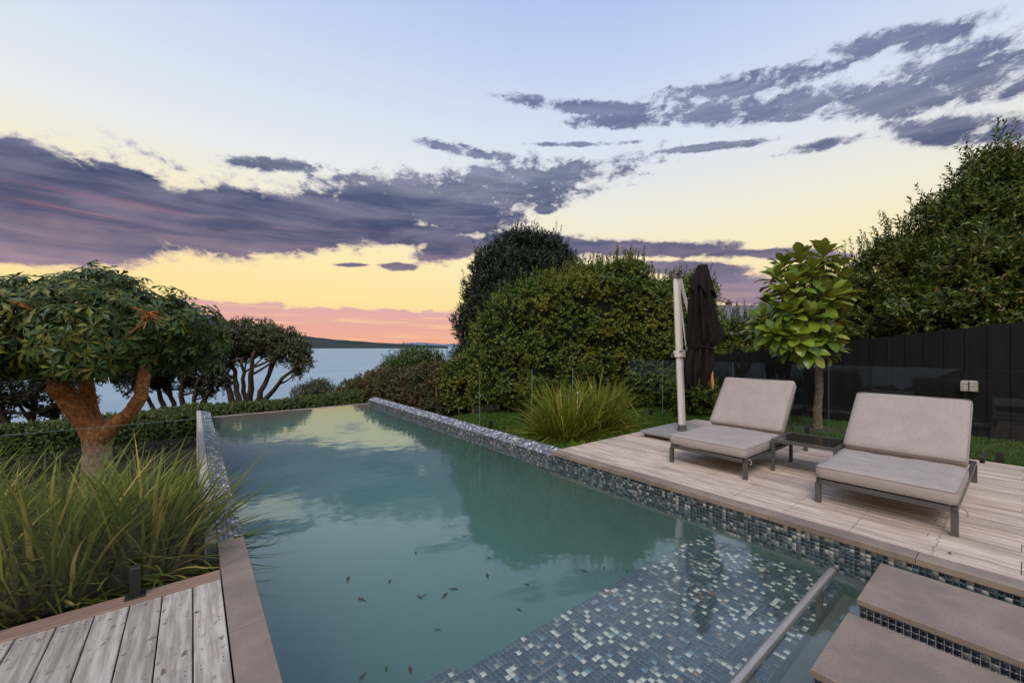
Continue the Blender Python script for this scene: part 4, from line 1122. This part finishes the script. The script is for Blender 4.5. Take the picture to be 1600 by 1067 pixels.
# ------------------------------------------------------------------ big leaved small tree
def paddle_tree():
    rnd = random.Random(4); D0 = 7.2; base = PD(1278, HOR, D0); base.z = -.05
    t = thing('paddle_leaf_tree', 'slim trunked young tree with big glossy paddle leaves behind the glass', 'tree', base)
    W = lambda px, py, dd=0: PD(px, py, D0+dd)-base
    obj('trunk', *tube([Vector((0,0,-.05)), Vector((0,0,.03)), W(1277,640), W(1280,610), W(1279,585), W(1281,560), W(1275,530), W(1268,500)], [.09,.075,.066,.063,.062,.06,.05,.042], 14, True, .05, rnd), 'bark_puka', t, smooth=True)
    ros = [(1250,412,0,1.1),(1285,405,.1,1.1),(1268,430,-.35,1.0),(1215,440,-.1,.95),(1305,425,.2,.9),(1240,450,-.4,1.0),(1225,468,-.35,.95),(1290,470,-.45,1.1),(1310,465,-.2,1.0),
           (1200,505,-.2,.95),(1190,520,.0,.85),(1215,525,-.4,.9),(1245,530,-.5,1.0),(1268,500,-.5,1.0),(1290,530,-.4,.95),(1296,548,-.2,.8),(1262,548,-.45,.85),(1235,495,-.45,.95),(1205,480,.1,.8),
           (1310,500,-.2,.8),(1250,480,.4,1.0),(1280,450,.45,1.0),(1225,420,.3,.9),(1230,545,-.1,.8)]
    def paddle(seed):
        r = random.Random(seed); L = 1.0; V = []; Fs = []; n = 9; ww = r.uniform(.22,.27); cv = r.uniform(.08,.28)
        for i in range(n):
            x = i/(n-1); w = ww*(math.sin(math.pi*min(1, x**1.55*.93+.035)))**.75; z = -cv*x*x+.03*math.sin(x*7+seed)
            V += [(x,-w,z+w*.32+.012*math.sin(x*16+seed)),(x,0,z),(x,w,z+w*.32+.012*math.sin(x*15+2*seed))]
        for i in range(n-1):
            a = i*3; Fs += [(a,a+3,a+4,a+1),(a+1,a+4,a+5,a+2)]
        sc = .37
        return mesh('leaf', [(x*sc,y*sc,z*sc) for x,y,z in V], Fs, 'leaf_puka', True)
    ms = [paddle(k) for k in range(6)]
    br = []; EV = []; EF = []
    for px, py, dd, s in ros:
        c = W(px, py, dd); s0 = W(1272, 540 if py > 470 else 505)
        br.append(tube(bez(s0, (s0+c)/2+Vector((0,0,-.12)), c, 6), lerp(.03, .016, 6), 7))
        ax = (c-W(1262, 530)+Vector((0,0,.35))).normalized()
        ax = (ax+Vector((0,0,.7))).normalized()
        q = ax.to_track_quat('Z', 'X').to_matrix().to_4x4(); ph = rnd.uniform(0, 6.28)
        for k in range(20):
            el = R(70-k*5.2+rnd.uniform(-8,8)); a = ph+k*2.4
            d = Vector((math.cos(el)*math.cos(a), math.cos(el)*math.sin(a), math.sin(el)))
            zax = Vector((-math.sin(el)*math.cos(a), -math.sin(el)*math.sin(a), math.cos(el)))
            yax = zax.cross(d)
            M = Matrix(((d.x,yax.x,zax.x,0),(d.y,yax.y,zax.y,0),(d.z,yax.z,zax.z,0),(0,0,0,1)))
            sc = s*rnd.uniform(.72,1.05)*(1 if k > 3 else .72+.07*k)
            MM = Matrix.Translation(c+ax*(.10-.009*k)) @ q @ M @ Matrix.Scale(sc, 4); mk = ms[rnd.randrange(6)]
            if k % 5 in (0, 2, 4): o = bpy.data.objects.new('leaf', mk); o.matrix_local = MM; link(o, t)
            else:
                n0 = len(EV); EV += [tuple(MM @ v.co) for v in mk.vertices]; EF += [tuple(i+n0 for i in p.vertices) for p in mk.polygons]
    obj('branches', *joinvf(br), 'bark_puka', t, smooth=True)
    tag(obj('foliage', EV, EF, 'leaf_puka', t, smooth=True), kind='stuff')
    o = bpy.data.objects.new('leaf', mesh('leaf', *joinvf([([(0,0,0),(.08,-.04,.01),(.2,0,-.03),(.08,.04,.01)], [(0,1,2,3)])]), 'dry_leaf')); o['label'] = 'withered orange leaf'
    o.location = W(1302, 503, -.6); o.rotation_euler = (0, .3, -.6); link(o, t)
    # soil ring
    V = [(math.cos(a)*r, math.sin(a)*r*1.0, z) for r, z in ((0,.035),(.22,.03),(.42,.008)) for a in [k*math.pi/10 for k in range(20)]]
    Fs = [(j*20+k, j*20+(k+1) % 20, (j+1)*20+(k+1) % 20, (j+1)*20+k) for j in range(2) for k in range(20)]
    tag(obj('tree_soil', V, Fs, 'soil', None, (base.x, base.y, -.045), smooth=True), kind='structure')
paddle_tree()

# ------------------------------------------------------------------ arching grasses
def tussock(label, x, y, n, Lm, rad, seed, wid=.011, ymin=None, lean=.55, group='arching grass clumps', az=None, droop=1.0):
    rs = np.random.RandomState(seed); z0 = ground_z(x, y) if ymin is None or y > 3.25 else -.1
    t = thing('grass_clump', label, 'grass clump', (x, y, z0), 0, group)
    S = 9
    a = rs.uniform(0, 2*np.pi, n); r = rad*np.sqrt(rs.uniform(0, 1, n))
    base = np.stack([r*np.cos(a), r*np.sin(a), np.zeros(n)], 1)
    a2 = a+rs.normal(0, .6, n); tilt = np.abs(rs.normal(0, lean, n))*(.5+.8*r/rad)
    L = Lm*rs.uniform(.55, 1.12, n)*(1-.12*tilt); w = wid*rs.uniform(.6, 1.3, n); dr = rs.uniform(.35, 1.25, n)*droop
    p = base.copy(); pts = [p.copy()]; th = np.minimum(tilt, 1.25)
    out = np.stack([np.cos(a2), np.sin(a2), np.zeros(n)], 1)
    kink = np.where(rs.uniform(size=n) < .06, rs.randint(3, 7, n), 99)
    for s in range(S-1):
        th = th+dr*(.04+.16*(s/(S-1))**1.2); th = th+np.where(kink == s, rs.uniform(.8, 1.6, n), 0); th = np.minimum(th, 2.3)
        d = out*np.sin(th)[:, None]+np.array([0,0,1])*np.cos(th)[:, None]
        p = p+d*(L/(S-1))[:, None]; pts.append(p.copy())
    P = np.stack(pts, 1)
    if ymin is not None:
        lim = ymin-y+.03+.05*rs.uniform(0, 1, (n, 1)); P[:, :, 1] = np.maximum(P[:, :, 1], lim)
    P[:, :, 2] = np.maximum(P[:, :, 2], .01)
    tw = rs.uniform(-.8, .8, n)
    side = np.stack([-np.sin(a2+tw), np.cos(a2+tw), np.zeros(n)], 1)
    f = np.linspace(0, 1, S); wp = np.maximum(.06, (1-f**2.2))*np.minimum(1, .55+f*2)
    Lft = P-side[:, None]*(w[:, None]*wp[None])[:, :, None]/2; Rgt = P+side[:, None]*(w[:, None]*wp[None])[:, :, None]/2
    mid = P.copy(); mid[:, :, 2] -= (w[:, None]*wp[None])*.25
    V = np.stack([Lft, mid, Rgt], 2).reshape(-1, 3)
    i = np.arange(n)[:, None]*S*3; s = np.arange(S-1)[None]*3
    b = (i+s).ravel()
    Fs = np.concatenate([np.stack([b, b+1, b+4, b+3], 1), np.stack([b+1, b+2, b+5, b+4], 1)])
    o = obj('blades', V, Fs, 'leaf_grass', t); o['kind'] = 'stuff'
    return t
G1 = 'arching grass clumps behind the left glass'
tussock('big arching grass clump whose blades reach over the left pool edge', -.27, 3.98, 560, .93, .26, 51, .027, 3.27, .72, G1)
tussock('arching grass clump pressed against the left glass behind the black spigot', -.72, 3.92, 520, 1.02, .28, 52, .027, 3.27, .75, G1)
tussock('arching grass clump cut by the left edge of the picture', -1.4, 4.1, 500, 1.05, .3, 53, .028, 3.27, .75, G1)
tussock('arching grass clump at the foot of the orange barked tree', -.5, 4.9, 400, .85, .28, 54, .025, 3.27, .6, G1)
tussock('arching grass clump left of the orange barked trunk', -1.45, 5.2, 400, 1.0, .3, 55, .026, 3.27, .6, G1)
G2 = 'grass clumps beside the timber deck'
tussock('bushy strappy grass clump at the corner of the timber deck', 4.92, 4.82, 900, 1.05, .36, 56, .022, 4.08, .78, G2)
tussock('bushy strappy grass clump beyond the deck, nearer the parasol', 5.95, 4.98, 900, 1.1, .36, 57, .022, 4.08, .78, G2)
b = tag(obj('grass_flower', *joinvf([tube([(0,0,0),(.02,0,.35),(.03,0,.75)], [.004,.004,.003], 5), tube([(.03,0,.74),(.03,0,.76),(.03,0,.785)], [.006,.022,.012], 8)]), 'white_plastic', None, (5.05, 4.65, -.1)), 'single pale flower head standing among the strappy grass blades', 'flower')

# ------------------------------------------------------------------ lawns
def lawn(name, xs, n, seed, hgt=.045):
    rs = np.random.RandomState(seed); x0, x1, y0, y1 = xs
    x = rs.uniform(x0, x1, n); y = rs.uniform(y0, y1, n); z = np.array([ground_z(a, b) for a, b in zip(x, y)])
    a = rs.uniform(0, 6.28, n); h = hgt*rs.uniform(.5, 1.3, n)*(1+.35*wob(np.stack([x, y, z], 1), 2.5, 3)); w = .005*rs.uniform(.7, 1.4, n)
    lx, ly = rs.normal(0, .45, n)*h, rs.normal(0, .45, n)*h
    V = np.stack([np.stack([x-w*np.cos(a), y-w*np.sin(a), z-.004], 1), np.stack([x+w*np.cos(a), y+w*np.sin(a), z-.004], 1), np.stack([x+lx, y+ly, z+h], 1)], 1)
    tag(obj(name, V.reshape(-1, 3), quads(n, 3), 'lawn'), 'short green lawn', 'grass', kind='stuff')
lawn('lawn_grass', (7.92, 10.08, -2.2, 6.2), 75000, 61)
lawn('lawn_grass', (4.16, 7.9, 4.12, 8.4), 60000, 62)
lawn('rough_grass', (-2.5, .06, 5.2, 9.5), 22000, 63, .07)

# ------------------------------------------------------------------ fallen leaves
def debris():
    rnd = random.Random(6)
    def lf(s): 
        return mesh('fallen_leaf', [(0,0,0),(.4*s,-.14*s,.002),(s,0,.0),(.4*s,.14*s,.002)], [(0,1,2,3)], 'dead_leaf')
    ms = [lf(.05), lf(.065), lf(.085)]
    pts = [(558,934),(652,930),(657,933),(700,925),(718,921),(815,955),(648,862),(720,838),(760,895),(945,885),(905,890),(610,905),(545,900),(830,915),(690,985),(760,870),(640,1040),(603,1040),(560,1065),(980,890)]
    for px, py in pts:
        d = (H-WZ-.0)*F/(py-HOR); p = PD(px, HOR, d)
        o = bpy.data.objects.new('fallen_leaf', rnd.choice(ms)); o.location = (p.x, p.y, WZ+.003); o.rotation_euler.z = rnd.uniform(0, 6.28)
        link(o); tag(o, 'small dark fallen leaf floating on the pool water', 'leaf', 'fallen leaves on the pool')
    d = H*F/(959-HOR); p = PD(302, HOR, d)
    o = obj('fallen_leaf', [(0,0,0),(.01,-.006,.003),(.03,0,.001),(.012,.006,.003)], [(0,1,2,3)], 'black', None, (p.x, p.y, .004)); tag(o, 'small black fallen leaf on the pale left deck boards', 'leaf')
    d = H*F/(866-HOR); p = PD(1484, HOR, d)
    o = obj('fallen_leaf', [(0,0,0),(.012,-.01,.006),(.035,0,.002),(.016,.012,.006)], [(0,1,2,3)], 'dead_leaf', None, (p.x, p.y, .004)); tag(o, 'small brown fallen leaf on the timber deck before the right lounger', 'leaf')
debris()
print('TRIS', sum(len(o.data.polygons) for o in bpy.data.objects if o.type == 'MESH'), len(bpy.data.objects))
